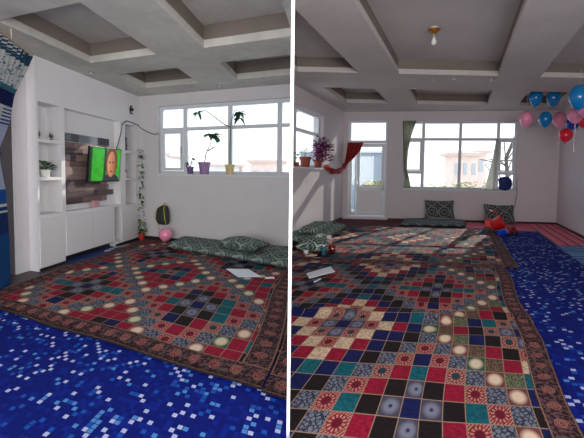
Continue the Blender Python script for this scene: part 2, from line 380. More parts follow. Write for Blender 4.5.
def thing(name, label, cat, loc, group=None):
    o = bpy.data.objects.new(name, None); C.objects.link(o); o.location = loc; o.empty_display_size = .05
    o['_loc'] = tuple(loc); return tag(o, label, cat, group)
def struct(o, label=None):
    o['kind'] = 'structure'
    if label: o['label'] = label
    return o
def sbox(name, F, a0, a1, b0, b1, z0, z1, mat, clip=None): return struct(MB().box(F, a0, a1, b0, b1, z0, z1).build(name, mat, clip=clip))
PL, PR = -.0125, .0025      # faces of the thin partition
CL, CR = (PL, 1), (PR, -1)

# ================================================================= SETTING
BK = 8.3   # how far both rooms run towards us and past the camera
# floors
m = MB(); m.add([W(-6, -2, 0), W(9.5, -2, 0), W(9.5, 12.2, 0), W(PR, 12.2, 0), W(PR, 7.7, 0), W(-6, 9.0, 0)], [(0, 1, 2, 3, 4, 5)])
m.add([W(-6, -2, -.25), W(9.5, -2, -.25), W(9.5, 12.2, -.25), W(PR, 12.2, -.25), W(PR, 7.7, -.25), W(-6, 9.0, -.25)], [(5, 4, 3, 2, 1, 0)])
for i in range(6): j = (i+1) % 6; m.f.append([i, i+6, j+6, j]); m.m.append(0)
struct(m.build('floor', 'floorm'))
# partition between the two rooms
struct(MB().box(W, PL, PR, 1.72, 7.75, 0, ZR+.3).build('wall_partition', 'part'))

# ceilings with stepped coffers
def ceiling(name, F, z, A, B, holes, mat, clip, amin, amax, bmin, bmax):
    g = .015; xs = {amin, amax}; ys = {bmin, bmax}
    for a0, a1 in A: xs |= {a0, a1, a0-g, a1+g}
    for b0, b1 in B: ys |= {b0, b1, b0-g, b1+g}
    def solid(x, y, h):
        if h > z+.25: return True
        e = 0 if h < z+.085 else g
        return not any(a0-e < x < a1+e for a0, a1 in A) or not any(b0-e < y < b1+e for b0, b1 in B)
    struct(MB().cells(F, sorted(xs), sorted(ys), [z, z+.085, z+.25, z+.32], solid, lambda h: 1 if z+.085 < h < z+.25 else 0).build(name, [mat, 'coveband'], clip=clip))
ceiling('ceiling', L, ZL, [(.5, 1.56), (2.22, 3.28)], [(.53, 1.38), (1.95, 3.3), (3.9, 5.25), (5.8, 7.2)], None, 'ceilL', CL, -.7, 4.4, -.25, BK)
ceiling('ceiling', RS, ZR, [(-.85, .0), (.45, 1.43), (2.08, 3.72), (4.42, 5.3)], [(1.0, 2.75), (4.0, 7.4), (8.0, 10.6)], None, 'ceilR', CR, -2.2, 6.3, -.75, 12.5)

# walls
def wall(name, F, xs, ys, zs, holes, axis, mat, clip=None):
    X, Y, Z = set(xs), set(ys), set(zs)
    for h0, h1, z0, z1 in holes: (X if axis == 'a' else Y).update((h0, h1)); Z.update((z0, z1))
    def solid(x, y, z):
        q = x if axis == 'a' else y
        return not any(h0 < q < h1 and z0 < z < z1 for h0, h1, z0, z1 in holes)
    return struct(MB().cells(F, sorted(X), sorted(Y), sorted(Z), solid).build(name, mat, clip=clip))
wall('wall_back', L, (-.7, 3.4), (-.25, 0), (0, ZL), [(.45, 3.03, 1.22, 2.43)], 'a', 'wallL', CL)
wall('wall_left', L, (-.56, -.34), (0, BK), (0, ZL), [], 'b', 'wallL')
wall('wall_back', R, (-.25, 5.85), (-.25, 0), (0, ZR), [(.11, 1.2, .05, 2.74), (1.62, 4.56, .865, 2.72)], 'a', 'wall')
wall('wall_left', R, (-.25, 0), (0, 3.9), (0, ZR), [(1.68, 3.42, 1.39, 2.62)], 'b', 'wall', CR)
wall('wall_right', R, (WR, WR+.25), (0, 12.3), (0, ZR), [], 'b', 'wall')
sbox('trim_1', L, -.34, -.17, 2.445, 2.635, 0, ZL, 'wallL')
# baseboards
sbox('baseboard_back', L, 0.0, 3.2, 0, .015, 0, .07, 'baseb', CL)
sbox('baseboard_left', L, -.34, -.325, 3.7, BK, 0, .07, 'baseb')
sbox('baseboard_back', R, 1.25, WR, 0, .015, 0, .05, 'baseb')
sbox('baseboard_right', R, WR-.015, WR, 0.02, 11, 0, .05, 'baseb')
sbox('baseboard_left', R, 0, .015, .02, 3.45, 0, .05, 'baseb', CR)
# a dark flush door behind the banded curtain
d = struct(MB().box(L, -.26, -.20, 2.64, 3.62, 0.01, 2.35).build('door_2', plain('grey_brown_door', (84, 78, 84), .5, .08)))
MB().tube([L(-.20, 3.5, 1.0), L(-.15, 3.5, 1.0), L(-.15, 3.4, 1.0)], .01).build('door_handle', 'metal', d)

# windows -----------------------------------------------------------------
def bars(F, specs, axis, c, t):          # (p0,p1,z0,z1[,extra]) rectangles of frame in the wall plane
    m = MB()
    for s in specs:
        e = s[4] if len(s) > 4 else 0
        if axis == 'a': m.box(F, s[0], s[1], c-t-e, c+t+e, s[2], s[3])
        else: m.box(F, c-t-e, c+t+e, s[0], s[1], s[2], s[3])
    return m
# left room window
w1 = struct(MB().box(L, .45, 3.03, -.23, .02, 1.19, 1.22).build('window_1', 'frame', clip=CL))   # the sill board
V = [.45, .98, 1.90, 2.80, 3.03]; zt0, zt1 = 1.99, 2.045; Z0, Z1 = 1.22, 2.43
bars(L, [(.45, 3.03, Z0, Z0+.055), (.45, 3.03, Z1-.055, Z1), (.45, .505, Z0+.055, Z1-.055), (.955, 1.035, Z0+.055, Z1-.055), (1.87, 1.945, Z0+.055, Z1-.055), (2.78, 2.86, Z0+.055, Z1-.055), (.505, .955, zt0, zt1), (1.035, 1.87, zt0, zt1), (1.945, 2.78, zt0, zt1), (2.86, 3.03, zt0, zt1)], 'a', -.12, .035).build('window_frame', 'frame', w1, clip=CL)
bars(L, [(.51, .95, 1.28, 1.33), (.51, .95, 1.935, 1.985), (.51, .56, 1.33, 1.935), (.90, .95, 1.33, 1.935)], 'a', -.075, .018).build('casement_frame', 'frame', w1)
MB().box(L, .915, .935, -.057, -.03, 1.58, 1.70).build('window_handle', 'metal', w1)
MB().box(L, .5, 3.03, -.123, -.117, Z0+.05, Z1-.05).build('window_glass', 'glass', w1, clip=CL)
# right room: window over the left wall
w2 = struct(MB().box(R, -.23, .03, 1.68, 3.46, 1.36, 1.39).build('window_2', 'frame', clip=CR))
bars(R, [(1.68, 3.42, 1.39, 1.44), (1.68, 3.42, 2.56, 2.62), (1.68, 1.78, 1.44, 2.56), (3.10, 3.24, 1.44, 2.56), (1.78, 3.10, 2.13, 2.2), (3.24, 3.42, 2.13, 2.2)], 'b', -.12, .035).build('window_frame', 'frame', w2, clip=CR)
MB().box(R, -.123, -.117, 1.72, 3.42, 1.42, 2.58).build('window_glass', 'glass', w2, clip=CR)
# right room: wide window in the back wall
w3 = struct(MB().box(R, 1.62, 4.56, -.23, .03, .835, .865).build('window_3', 'frame'))
Z0, Z1 = .865, 2.72
bars(R, [(1.62, 4.56, Z0, Z0+.07), (1.62, 4.56, Z1-.06, Z1), (1.62, 1.69, Z0+.07, Z1-.06), (2.10, 2.18, Z0+.07, Z1-.06), (3.07, 3.15, Z0+.07, Z1-.06), (4.04, 4.12, Z0+.07, Z1-.06), (4.49, 4.56, Z0+.07, Z1-.06), (1.69, 2.10, 2.2, 2.27), (2.18, 3.07, 2.2, 2.27), (3.15, 4.04, 2.2, 2.27), (4.12, 4.49, 2.2, 2.27), (1.69, 2.10, 1.29, 1.37), (4.12, 4.49, 1.29, 1.37)], 'a', -.12, .035).build('window_frame', 'frame', w3)
bars(R, [(1.69, 2.10, 1.375, 1.41), (1.69, 2.10, 2.16, 2.2), (1.69, 1.73, 1.41, 2.16), (2.06, 2.10, 1.41, 2.16)], 'a', -.075, .018).build('casement_frame', 'frame', w3)
bars(R, [(4.12, 4.49, 1.375, 1.41), (4.12, 4.49, 2.16, 2.2), (4.12, 4.16, 1.41, 2.16), (4.45, 4.49, 1.41, 2.16)], 'a', -.075, .018).build('casement_frame', 'frame', w3)
MB().box(R, 1.66, 4.52, -.123, -.117, Z0+.05, Z1-.05).build('window_glass', 'glass', w3)
# right room: glazed balcony door with a transom light
d1 = struct(bars(R, [(.11, 1.2, 2.69, 2.74), (.11, .18, .05, 2.69), (1.13, 1.2, .05, 2.69), (.18, 1.13, 2.12, 2.20), (.18, 1.13, .05, .09)], 'a', -.12, .05).build('door_1', 'frame'))
bars(R, [(.36, 1.12, .1, .2), (.36, 1.12, .80, .92), (.36, 1.12, 2.02, 2.11), (.36, .44, .2, 2.02), (1.04, 1.12, .2, 2.02), (.19, .34, .1, .2), (.19, .34, 2.02, 2.11), (.19, .22, .2, 2.02), (.31, .34, .2, 2.02)], 'a', -.115, .03).build('door_leaf', 'frame', d1)
MB().box(R, .44, 1.04, -.125, -.105, .2, .80).build('door_panel', 'white', d1)
MB().box(R, .44, 1.04, -.118, -.112, .92, 2.02).build('door_glass', 'glass', d1)
MB().box(R, .22, .31, -.118, -.112, .2, 2.02).build('side_glass', 'glass', d1)
MB().box(R, .18, 1.13, -.118, -.112, 2.20, 2.69).build('transom_glass', 'glass', d1)
MB().box(R, .38, .40, -.085, -.06, 1.0, 1.12).tube([R(.39, -.06, 1.07), R(.39, -.03, 1.07), R(.50, -.03, 1.07)], .009).build('door_handle', 'metal', d1)

# ================================================================= RUGS
S1 = ['N', 'L', 'K', 'M', 'R', 'G', 'C', 'B', 'M', 'K', 'S', 'L', 'N']
S2 = ['N', 'L', 'K', 'M', 'R', 'G', 'K', 'N', 'M', 'E', 'R', 'L', 'N']
def tile_type(i, j, P=12, left=False):
    x = abs((i+P//2) % P-P//2); y = abs((j+P//2) % P-P//2); d = x+y
    if left and (i+P//2) % P-P//2 < 0 or (left and i < -6): t = S2[min(d, 12)]
    else: t = S1[min(d, 12)]
    if t == 'M': t = 'M' if (i*7+j*3) % 3 else ('T' if x > y else 'N')
    if t == 'C' and (x % 3 == 0): t = 'D'
    if t == 'B' and (x+2*y) % 3 == 0: t = 'Q'
    if P == 10 and d == 7: t = 'M' if x > 2 else 'T'
    if t == 'G' and y > x: t = 'G'
    if t == 'R' and (x == y): t = 'S'
    if t == 'L' and x == y: t = 'K'
    if t == 'K' and (i*5+j*11) % 5 == 0: t = 'T'
    return t
def tiled_rug(name, F, a0, a1, b0, b1, bw, ta, tb, ca, cb, zfn, label, clip, edgefn=None, P=12, group=None):
    types = list(T.keys()); mats = [T[k] for k in types]
    ai0, ai1, bi0, bi1 = a0+bw, a1-bw, b0+bw, b1-bw
    def lines(lo, hi, c, t):       # tile lines inside [lo,hi]
        k0 = math.ceil((lo-c)/t-.5+1e-6); ks = []; k = k0
        ls = [lo]
        while c+(k+.5)*t < lo+.02: k += 1
        while c+(k+.5)*t < hi-.02: ls.append(c+(k+.5)*t); k += 1
        ls.append(hi); return ls
    al, bl = lines(ai0, ai1, ca, ta), lines(bi0, bi1, cb, tb)
    sub = 3
    def seg(ls): 
        out = []
        for p, q in zip(ls, ls[1:]):
            for i in range(sub): out.append((p+(q-p)*i/sub, p+(q-p)*(i+1)/sub, (p, q)))
        return out
    def bseg(lo, hi): return [(lo+(hi-lo)*i/3, lo+(hi-lo)*(i+1)/3, None) for i in range(3)]
    A = bseg(a0, ai0)+seg(al)+bseg(ai1, a1); Bs = bseg(b0, bi0)+seg(bl)+bseg(bi1, b1)
    m = MB(); av = [A[0][0]]+[x[1] for x in A]; bv = [Bs[0][0]]+[x[1] for x in Bs]
    ef = edgefn or (lambda a, b: (a, b))
    for a in av:
        for b in bv:
            p, q = ef(a, b); m.v.append(F(p, q, zfn(p, q)))
    nb = len(bv); per = .16
    for i, (x0, x1, xt) in enumerate(A):
        for j, (y0, y1, yt) in enumerate(Bs):
            if xt and yt:
                ci = round(((xt[0]+xt[1])/2-ca)/ta); cj = round(((yt[0]+yt[1])/2-cb)/tb)
                ty = tile_type(ci, cj, P, F is R)
                # partial tiles at the margin keep their true fractions
                U = lambda x: (x-(ca+(ci-.5)*ta))/ta if xt[1]-xt[0] < ta*.98 else (x-xt[0])/(xt[1]-xt[0])
                Vf = lambda y: (y-(cb+(cj-.5)*tb))/tb if yt[1]-yt[0] < tb*.98 else (y-yt[0])/(yt[1]-yt[0])
                uv = [(U(x0), Vf(y0)), (U(x1), Vf(y0)), (U(x1), Vf(y1)), (U(x0), Vf(y1))]
            else:
                ty = 'border'
                if xt is None and not (yt is None):
                    f = (lambda x: (x-a0)/bw) if x0 < ai0-1e-6 else (lambda x: (a1-x)/bw); uv = [(y/per, f(x)) for x, y in ((x0, y0), (x1, y0), (x1, y1), (x0, y1))]
                else:
                    f = (lambda y: (y-b0)/bw) if y0 < bi0-1e-6 else (lambda y: (b1-y)/bw); uv = [(x/per, f(y)) for x, y in ((x0, y0), (x1, y0), (x1, y1), (x0, y1))]
            m.uv[len(m.f)] = uv; m.f.append([i*nb+j, (i+1)*nb+j, (i+1)*nb+j+1, i*nb+j+1]); m.m.append(types.index(ty))
    # hem: a skirt down to the floor all round
    k = len(m.v)
    per_idx = [i*nb for i in range(len(av))]+[(len(av)-1)*nb+j for j in range(1, nb)]+[i*nb+nb-1 for i in range(len(av)-2, -1, -1)]+[j for j in range(nb-2, 0, -1)]
    for q in per_idx: v = m.v[q].copy(); v.z = max(.001, v.z-.009); m.v.append(v)
    n = len(per_idx); hem = types.index('hem')
    for i in range(n): j = (i+1) % n; m.f.append([per_idx[i], per_idx[j], k+j, k+i]); m.m.append(hem); m.uv[len(m.f)-1] = [(0, 0)]*4
    return tag(m.build(name, mats, smooth=True, clip=clip), label, 'rug', group)

def ridge(d, w, h): return h*math.exp(-(d/w)**2)
def zL(a, b): return .026+.004*math.sin(a*5+b*3)+ridge(b-3.5-.09*(a-1.9), .05, .010)+.004*math.sin(b*7-a*2)
def edgeL(a, b):
    if b > 2.4: b += (.085*(a-1.9)+.008*math.sin(a*5))*min(1, (b-2.4)/1.2)
    return a+.03*math.sin(b*2.5)*(1 if a > 1 else .3), b
tiled_rug('patchwork_rug', L, .215, 3.33, .06, 3.62, .21, .143, .17, 1.02, 2.70, zL, 'patchwork rug covering most of the floor in front of the television wall', CL, edgeL, P=10)
def zL2(a, b): return .020+.004*math.sin(a*9+b*4)
edgeL2 = edgeL
tiled_rug('patchwork_rug', L, 3.338, 4.6, .9, 3.63, .19, .143, .17, 3.7, 2.0, zL2, 'edge of a second patchwork rug beside the thin white partition, its border showing', CL, edgeL2)
def zR1(a, b): return .022+.004*math.sin(a*6+b*4)+ridge(b-5.35, .05, .006)+.003*math.sin(b*9)
tiled_rug('patchwork_rug', R, .25, 3.95, 1.55, 5.62, .19, .118, .19, 2.93, 4.35, zR1, 'far patchwork rug lying before the wide window and grey floor mattress', CR)
def zR2(a, b):
    z = .042+.004*math.sin(a*7+b*5)
    z += ridge(b-(7.83+.10*math.sin(a*1.8)), .032, .045)*(1 if a < 2.9 else max(0, 1-(a-2.9)*1.6))
    z += ridge(b-(7.15-.12*a+.2), .05, .014)+ridge(b-(8.35-.05*a), .05, .01)+ridge(b-(7.45+.25*(a-2.9)), .04, .02)*(1 if a > 2.6 else 0)
    z += .006*math.sin(b*11)*max(0, (a-3.3))
    return z
def edgeR2(a, b): return a+(.03*math.sin(b*3.3)*(1 if a > 3 else 0)*.6), b+.02*math.sin(a*4)*(1 if b < 5.9 else 0)
tiled_rug('patchwork_rug', R, .8, 3.765, 5.61, 11.2, .15, .112, .187, 2.96, 6.92, zR2, 'near patchwork rug with folds, closest to us, overlapping the far patchwork rug', CR, edgeR2)

def flat_rug(name, F, pts, z, mat, label, uvs=1., clip=None, th=.008, n=1):
    m = MB(); (a0, a1, b0, b1) = pts
    def fn(s, t): a = a0+(a1-a0)*s; b = b0+(b1-b0)*t; return F(a, b, z)
    nu, nv = max(2, int((a1-a0)*8)), max(2, int((b1-b0)*8))
    fz = lambda a, b: z+.0015*math.sin(a*9+b*5)
    m.grid(lambda s, t: F(a0+(a1-a0)*s, b0+(b1-b0)*t, fz(a0+(a1-a0)*s, b0+(b1-b0)*t)), nu, nv, 0, lambda s, t: ((a0+(a1-a0)*s)*uvs, (b0+(b1-b0)*t)*uvs))
    vs = [F(a0, b0, z-th), F(a1, b0, z-th), F(a1, b1, z-th), F(a0, b1, z-th), F(a0, b0, z-.001), F(a1, b0, z-.001), F(a1, b1, z-.001), F(a0, b1, z-.001)]
    m.add(vs, [(3, 2, 1, 0), (0, 1, 5, 4), (1, 2, 6, 5), (2, 3, 7, 6), (3, 0, 4, 7)], 0, [[(0, 0)]*4]*5)
    return tag(m.build(name, mat, clip=clip), label, 'rug')
flat_rug('mosaic_rug', L, (-.1, 5.2, 3.15, 8.0), .009, 'mosaic', 'blue mosaic patterned rug in front of the television wall rug, bottom left', 1/.033, CL)
flat_rug('mosaic_rug', R, (3.5, 4.86, 1.72, 11.2), .009, 'mosaic', 'blue mosaic patterned runner to the right of the near patchwork rug', 1/.038, CR)
flat_rug('striped_rug', R, (4.9, 5.58, .05, 3.5), .008, 'pinkstripe', 'pink rug with dark red stripes in the corner under the balloons', 1)
flat_rug('striped_rug', R, (4.88, 5.58, 3.53, 10.5), .008, 'bluestripe', 'blue streaked rug by the right wall, next to the mosaic runner', 1)
flat_rug('pink_rug', R, (3.32, 4.88, .05, 1.53), .008, 'pink', 'plain pink rug between the grey mattress and the striped rug', 1)
flat_rug('plain_rug', R, (.05, 3.30, .05, 1.53), .008, bordermat('maroon_runner', (66, 22, 34), (150, 112, 100), (110, 60, 62)), 'dark maroon patterned rug at the foot of the balcony door', 4)
flat_rug('blue_mat', L, (-.115, .20, .83, 1.96), .010, 'bluemat', 'plain blue mat strip along the foot of the television cabinet', 1)

# ================================================================= TELEVISION WALL UNIT
U = thing('media_cabinet', 'white built-in wall unit with shelf towers, a television niche and low cupboards', 'cabinet', L(-.17, 1.2, 0))
holes = [(2.02, 2.405, .70, 1.13, -.27), (2.02, 2.405, 1.17, 1.60, -.27), (2.02, 2.405, 1.645, 2.095, -.27),
         (.62, 1.95, .70, 2.09, -.13), (.13, .47, .68, 1.10, -.25), (.13, .47, 1.14, 1.575, -.25), (.13, .47, 1.62, 2.07, -.25),
         (.64, .82, .09, .66, -.24), (.80, 1.975, 0, .095, -.14), (-1, .80, 0, .04, -.01), (1.975, 9, 0, .035, -.01)]
xs, ys, zs = {-.335, 0}, {.004, 2.44}, {0.0, ZL-.002}
for b0, b1, z0, z1, dd in holes:
    xs.add(dd); zs |= {z0, z1}; ys |= {q for q in (b0, b1) if 0 < q < 2.43}
def us(x, y, z): return not any(b0 < y < b1 and z0 < z < z1 and x > dd for b0, b1, z0, z1, dd in holes)
MB().cells(L, sorted(xs), sorted(ys), sorted(zs), us).build('cabinet_body', 'white', U)
def part(name, mat, parent, *a, F=L, bevel=0): return MB().box(F, *a).build(name, mat, parent, bevel=bevel)
part('plinth', 'baseb', U, -.139, -.12, .81, 1.965, .0, .09); part('plinth', 'baseb', U, -.01, -.004, .02, .79, .0, .04); part('plinth', 'baseb', U, -.01, -.004, 1.98, 2.42, 0, .034)
for b0, b1, hb in ((.83, 1.385, 1.35), (1.395, 1.96, 1.43)):
    dr = part('door', 'white', U, .0005, .014, b0, b1, .105, .655)
    MB().lathe(L(.014, hb, .52), [(.006, 0), (.006, .012), (.013, .016), (.013, .024), (0, .026)], 12, axis=L(1, 0, 0)-L(0, 0, 0)).build('door_knob', 'metal', dr)
part('door', 'white', U, .0005, .012, 1.995, 2.42, .05, .66); part('door', 'white', U, .0005, .012, .02, .61, .05, .62)
# staggered plank panel with a glossy strip above
pm = MB(); rows = 10; random.seed(3)
for i in range(rows):
    z0 = .78+i*.088; b = 1.94 - random.choice([0, 0, .03]); end = .84+random.choice([0, 0, .05])
    if i in (1, 6): end = .70
    while b > end+.02:
        l = random.uniform(.25, .6); e = max(end, b-l); pm.box(L, -.128, random.choice([-.10, -.105, -.11]), e+.002, b, z0, z0+.086, random.randrange(4)); b = e
pm.build('plank_panel', ['wood0', 'wood1', 'wood2', 'wood3'], U)
g = MB().box(L, -.128, -.112, .80, 1.94, 1.665, 1.78); g.build('gloss_strip', 'gloss', U)

# television
n = NT('television_picture', .2); u, v = n.uv(); n.obj()
def ell(cx, cy, rx, ry):
    x = n.m('DIVIDE', n.m('SUBTRACT', u, cx), rx); y = n.m('DIVIDE', n.m('SUBTRACT', v, cy), ry)
    return n.m('LESS_THAN', n.m('ADD', n.m('MULTIPLY', x, x), n.m('MULTIPLY', y, y)), 1.)
green = n.mix(n.noise(5, n.uvv, 2), s2l((14, 110, 20)), s2l((70, 210, 50)))
col = n.mix(n.m('MULTIPLY', n.gt(u, .44), n.m('LESS_THAN', u, .52)), green, s2l((20, 60, 30)))
col = n.mix(n.m('LESS_THAN', u, .07), col, s2l((10, 60, 14)))
col = n.mix(ell(.70, .0, .28, .22), col, s2l((40, 46, 52)))
col = n.mix(ell(.69, .60, .20, .50), col, s2l((112, 62, 36)))
col = n.mix(ell(.69, .52, .14, .40), col, n.mix(n.m('MULTIPLY', n.m('SUBTRACT', u, .55), 3.5, clamp=True), s2l((222, 156, 112)), s2l((150, 92, 66))))
for cx in (.63, .74): col = n.mix(ell(cx, .58, .03, .03), col, s2l((60, 34, 30)))
col = n.mix(ell(.685, .29, .05, .03), col, s2l((160, 62, 56)))
n.done((0, 0, 0)); n.put(n.b.inputs['Emission Color'], col); n.b.inputs['Emission Strength'].default_value = .5
M['screen'] = n.mat
tv = thing('television', 'flat television showing a face on green, mounted in the niche of the white unit', 'television', L(.02, 1.06, 1.1))
def TVF(b, z, o): t = (z-1.09)/.53; return L(-.01+.06*t+o, b, z)
def tvbox(b0, b1, z0, z1, o0, o1): 
    return MB().box(lambda a, b, z: TVF(a, z, b), b0, b1, o0, o1, z0, z1)
tvbox(.65, 1.48, 1.085, 1.62, -.035, .0).build('bezel', 'black', tv, bevel=.004)
s_ = MB(); s_.grid(lambda s, t: TVF(1.465-.80*s, 1.105+.50*t, .002), 1, 1, 0, lambda s, t: (s, t)); s_.build('screen', 'screen', tv)
MB().tube([L(-.10, 1.05, 1.4), L(-.06, 1.0, 1.4), L(-.02, 1.06, 1.36)], .015).build('wall_arm', 'black', tv)

def foliage(c, n_, rad, hgt, l, w, mats, name, parent, seed=1, up=.4):
    rnd = random.Random(seed); m = MB(); c = Vector(c)
    for i in range(n_):
        a = rnd.uniform(0, 2*math.pi); r = rad*math.sqrt(rnd.random()); p = c+Vector((r*math.cos(a), r*math.sin(a), hgt*rnd.random()))
        d = Vector((math.cos(a+rnd.uniform(-.6, .6)), math.sin(a+rnd.uniform(-.6, .6)), rnd.uniform(-.3, 1)*up*2)); m.leaf(p, d, (rnd.uniform(-.3, .3), rnd.uniform(-.3, .3), 1), l*rnd.uniform(.7, 1.2), w*rnd.uniform(.7, 1.2), rnd.randrange(len(mats)))
    return m.build(name, mats, parent)
def pot(t, c, r0, r1, h, mat, n_=18):
    MB().lathe(c, [(r0, 0), (r1*.97, h*.82), (r1*1.07, h*.82), (r1*1.09, h), (r1*.93, h), (r1*.9, h*.86)], n_).build('pot', mat, t, smooth=False)
    MB().lathe(Vector(c)+Vector((0, 0, h*.84)), [(r1*.88, 0), (0, .006)], 14).build('soil', 'soil', t)

# shelf ornaments
p0 = L(-.12, 2.2, 1.1705); t = thing('potted_plant', 'small green plant in a white pot on the lower shelf of the left tower', 'plant', p0)
pot(t, p0, .05, .062, .09, 'whitepot'); foliage(p0+Vector((.02, 0, .09)), 34, .05, .10, .085, .045, ['leaf', 'leafd'], 'foliage', t, 5)
MB().tube([p0+Vector((0, 0, .07)), p0+Vector((.01, 0, .16))], .004, 6).build('stem', 'stem', t)
def bird(p, ang, label):
    F = loc_frame(p, ang); t = thing('bird_figurine', label, 'figurine', p, 'bird figurines on the top shelf')
    MB().lathe(F(-.045, 0, .045), [(0, 0), (.016, .015), (.026, .04), (.024, .06), (.012, .085), (0, .11)], 10, axis=F(1, 0, .25)-F(0, 0, 0)).build('body', plain('figurine_grey', (96, 92, 84), .5), t, smooth=True)
    MB().lathe(F(.03, 0, .07), [(0, 0), (.013, .006), (.016, .016), (.011, .027), (0, .032)], 10).build('head', 'stone', t, smooth=True)
    MB().box(F, -.02, .015, -.012, .012, 0, .022).build('base', 'soil', t)
bird(L(-.10, 2.32, 1.6455), LANG+2.2, 'grey bird figurine near the outer end of the upper shelf'); bird(L(-.10, 2.1, 1.6455), LANG-1, 'grey bird figurine near the niche side of the upper shelf')
p0 = L(-.10, .36, 1.6205); t = thing('dark_figurine', 'black spiky figurine in the top compartment of the right shelf tower', 'figurine', p0)
MB().lathe(p0, [(.045, 0), (.05, .02), (.03, .05), (.045, .10), (.03, .14), (.04, .18), (.02, .24), (.012, .29), (0, .31)], 10).build('body', 'black', t)
foliage(p0+Vector((0, 0, .05)), 26, .03, .2, .05, .025, ['black'], 'foliage', t, 9)
p0 = L(-.10, .36, 1.1405); t = thing('ornament', 'small red and white ornament in the middle compartment of the right shelf tower', 'ornament', p0)
MB().lathe(p0, [(.03, 0), (.045, .03), (.04, .07), (.02, .09), (0, .1)], 12).build('base', 'whitepot', t, smooth=True); MB().lathe(p0+Vector((0, 0, .09)), [(.015, 0), (.04, .03), (.035, .06), (0, .085)], 12).build('bloom', 'redpot', t, smooth=True)
m = MB(); m.tube([L(.0125, .27+.045*math.cos(q), 2.34+.07*math.sin(q)) for q in [x*.35-2.2 for x in range(13)]], .011); m.lathe(L(.006, .25, 2.35), [(.035, 0), (.03, .015), (0, .02)], 12, axis=L(1, 0, 0)-L(0, 0, 0))
tag(m.build('wall_ornament', 'bag'), 'dark crescent shaped ornament fixed high on the white unit, above the right tower', 'ornament')
t = tag(MB().box(L, -.095, -.03, 1.18, 1.30, .7005, .80).build('small_box', plain('pink_box', (206, 150, 160), .6, .15, 30)), 'small pinkish box standing below the planks in the niche', 'box')

# cable from the television over the tower to the back wall
pts = [L(-.06, .66, 1.62), L(.02, .62, 1.9), L(.02, .58, 2.05), L(.025, .46, 2.12), L(.025, .3, 2.12), L(.03, .1, 2.10), L(.06, .03, 2.05), L(.2, .014, 1.98), L(.35, .014, 1.93), L(.46, .014, 1.94)]
tag(MB().tube(pts, .007, 6).build('cable', 'cord'), 'black cable looping from the television over the right tower to the window', 'cable')
tag(MB().tube([L(.03, .8, .016), L(.1, 1.0, .016), L(.14, 1.15, .016), L(.08, 1.2, .016), L(.05, 1.0, .016), L(.12, .75, .016), L(.16, .62, .016)], .004, 6).build('cord', 'wcord'), 'thin white cord lying on the blue mat', 'cord')

# tall climbing plant by the cabinet's end
p0 = L(.125, .13, .0); t = thing('climbing_plant', 'tall climbing plant in a red pot between the cabinet and the back wall', 'plant', p0)
pot(t, p0, .04, .055, .13, 'redpot')
MB().tube([p0+Vector((0, 0, .1)), p0+Vector((.0, 0, 1.62))], .005, 6).build('stake', 'wcord', t)
m = MB(); rnd = random.Random(4)
for i in range(150):
    z = .15+1.5*rnd.random()**1.7; rr = .012+.065*max(0, 1-z/.7); a = rnd.uniform(0, 6.28); m.leaf(p0+Vector((rr*math.cos(a)*.6, rr*math.sin(a)*.6, z)), (math.cos(a), math.sin(a), rnd.uniform(-.8, .4)), (0, 0, 1), rnd.uniform(.05, .09), .045, rnd.randrange(3))
m.build('foliage', ['leafd', 'leaf', 'leafy'], t)
MB().tube([p0+Vector((.008*math.sin(z*14), .008*math.cos(z*14), z)) for z in [.1+.05*i for i in range(31)]], .003, 5).build('stem', 'stem', t)

# banded curtain on a slanted rail
def P2(x, y): return Vector((x, y, 0))
FA, NE = P2(-2.90, 4.27), P2(-2.44, 2.68)
rl = thing('curtain_rail', 'beige curtain rail hanging at an angle above the blue banded curtain', 'rail', (-2.9, 4.27, 2.5))
dirr = (NE-FA).normalized()
MB().tube([FA-dirr*.02+Vector((0, 0, 2.52)), NE+Vector((0, 0, 2.52))], .014, 10).build('rod', 'beige', rl)
for q in (.5, 1.4): MB().tube([FA+dirr*q+Vector((0, 0, 2.52)), FA+dirr*q+Vector((0, 0, ZL))], .006, 8).build('bracket', 'beige', rl)
rowsC = [(2.50, FA, NE-dirr*.05), (2.35, P2(-2.95, 4.24), P2(-2.5, 2.8)), (2.06, P2(-3.07, 4.2), P2(-2.76, 3.2)), (1.79, P2(-3.10, 4.17), P2(-2.97, 3.6)), (1.52, P2(-3.17, 4.12), P2(-3.12, 3.85)), (1.42, P2(-3.17, 4.10), P2(-3.14, 3.93)), (1.25, P2(-3.15, 4.10), P2(-3.11, 3.86)), (1.03, P2(-3.10, 4.08), P2(-3.04, 3.78)), (.5, P2(-3.05, 4.04), P2(-2.97, 3.68)), (.03, P2(-3.02, 4.0), P2(-2.93, 3.64))]
def drape(rows, folds, amp, nu=60, nv=40, seed=0):
    m = MB(); zt, zb = rows[0][0], rows[-1][0]
    def fn(s, t):
        z = zt+(zb-zt)*t
        for (z0, f0, n0), (z1, f1, n1) in zip(rows, rows[1:]):
            if z <= z0+1e-6 and z >= z1-1e-6:
                k = (z0-z)/(z0-z1); k = k*k*(3-2*k) if False else k; f = f0.lerp(f1, k); n_ = n0.lerp(n1, k); break
        d = (n_-f); L_ = d.length; nrm = Vector((-d.y, d.x, 0)).normalized()
        p = f.lerp(n_, s)+nrm*amp*min(1, L_/.5+.25)*math.sin(2*math.pi*folds*s+.4*math.sin(z*3)); return Vector((p.x, p.y, z))
    m.grid(fn, nu, nv, 0, lambda s, t: (s, (zt+(zb-zt)*t)/2.6)); return m
ct = thing('curtain', 'blue and white banded curtain tied back at the far left, before a dark door', 'curtain', (-3.0, 4.0, 0))
drape(rowsC, 13, .026, 150, 60).build('drape', 'curtain', ct, smooth=True, solid=.003)
MB().tube([Vector((-3.17+.05*math.cos(q), 4.01+.12*math.sin(q), 1.43)) for q in [i*math.pi/8 for i in range(17)]], .016, 8).build('tieback', plain('navy_tieback', (20, 40, 90), .7), ct)

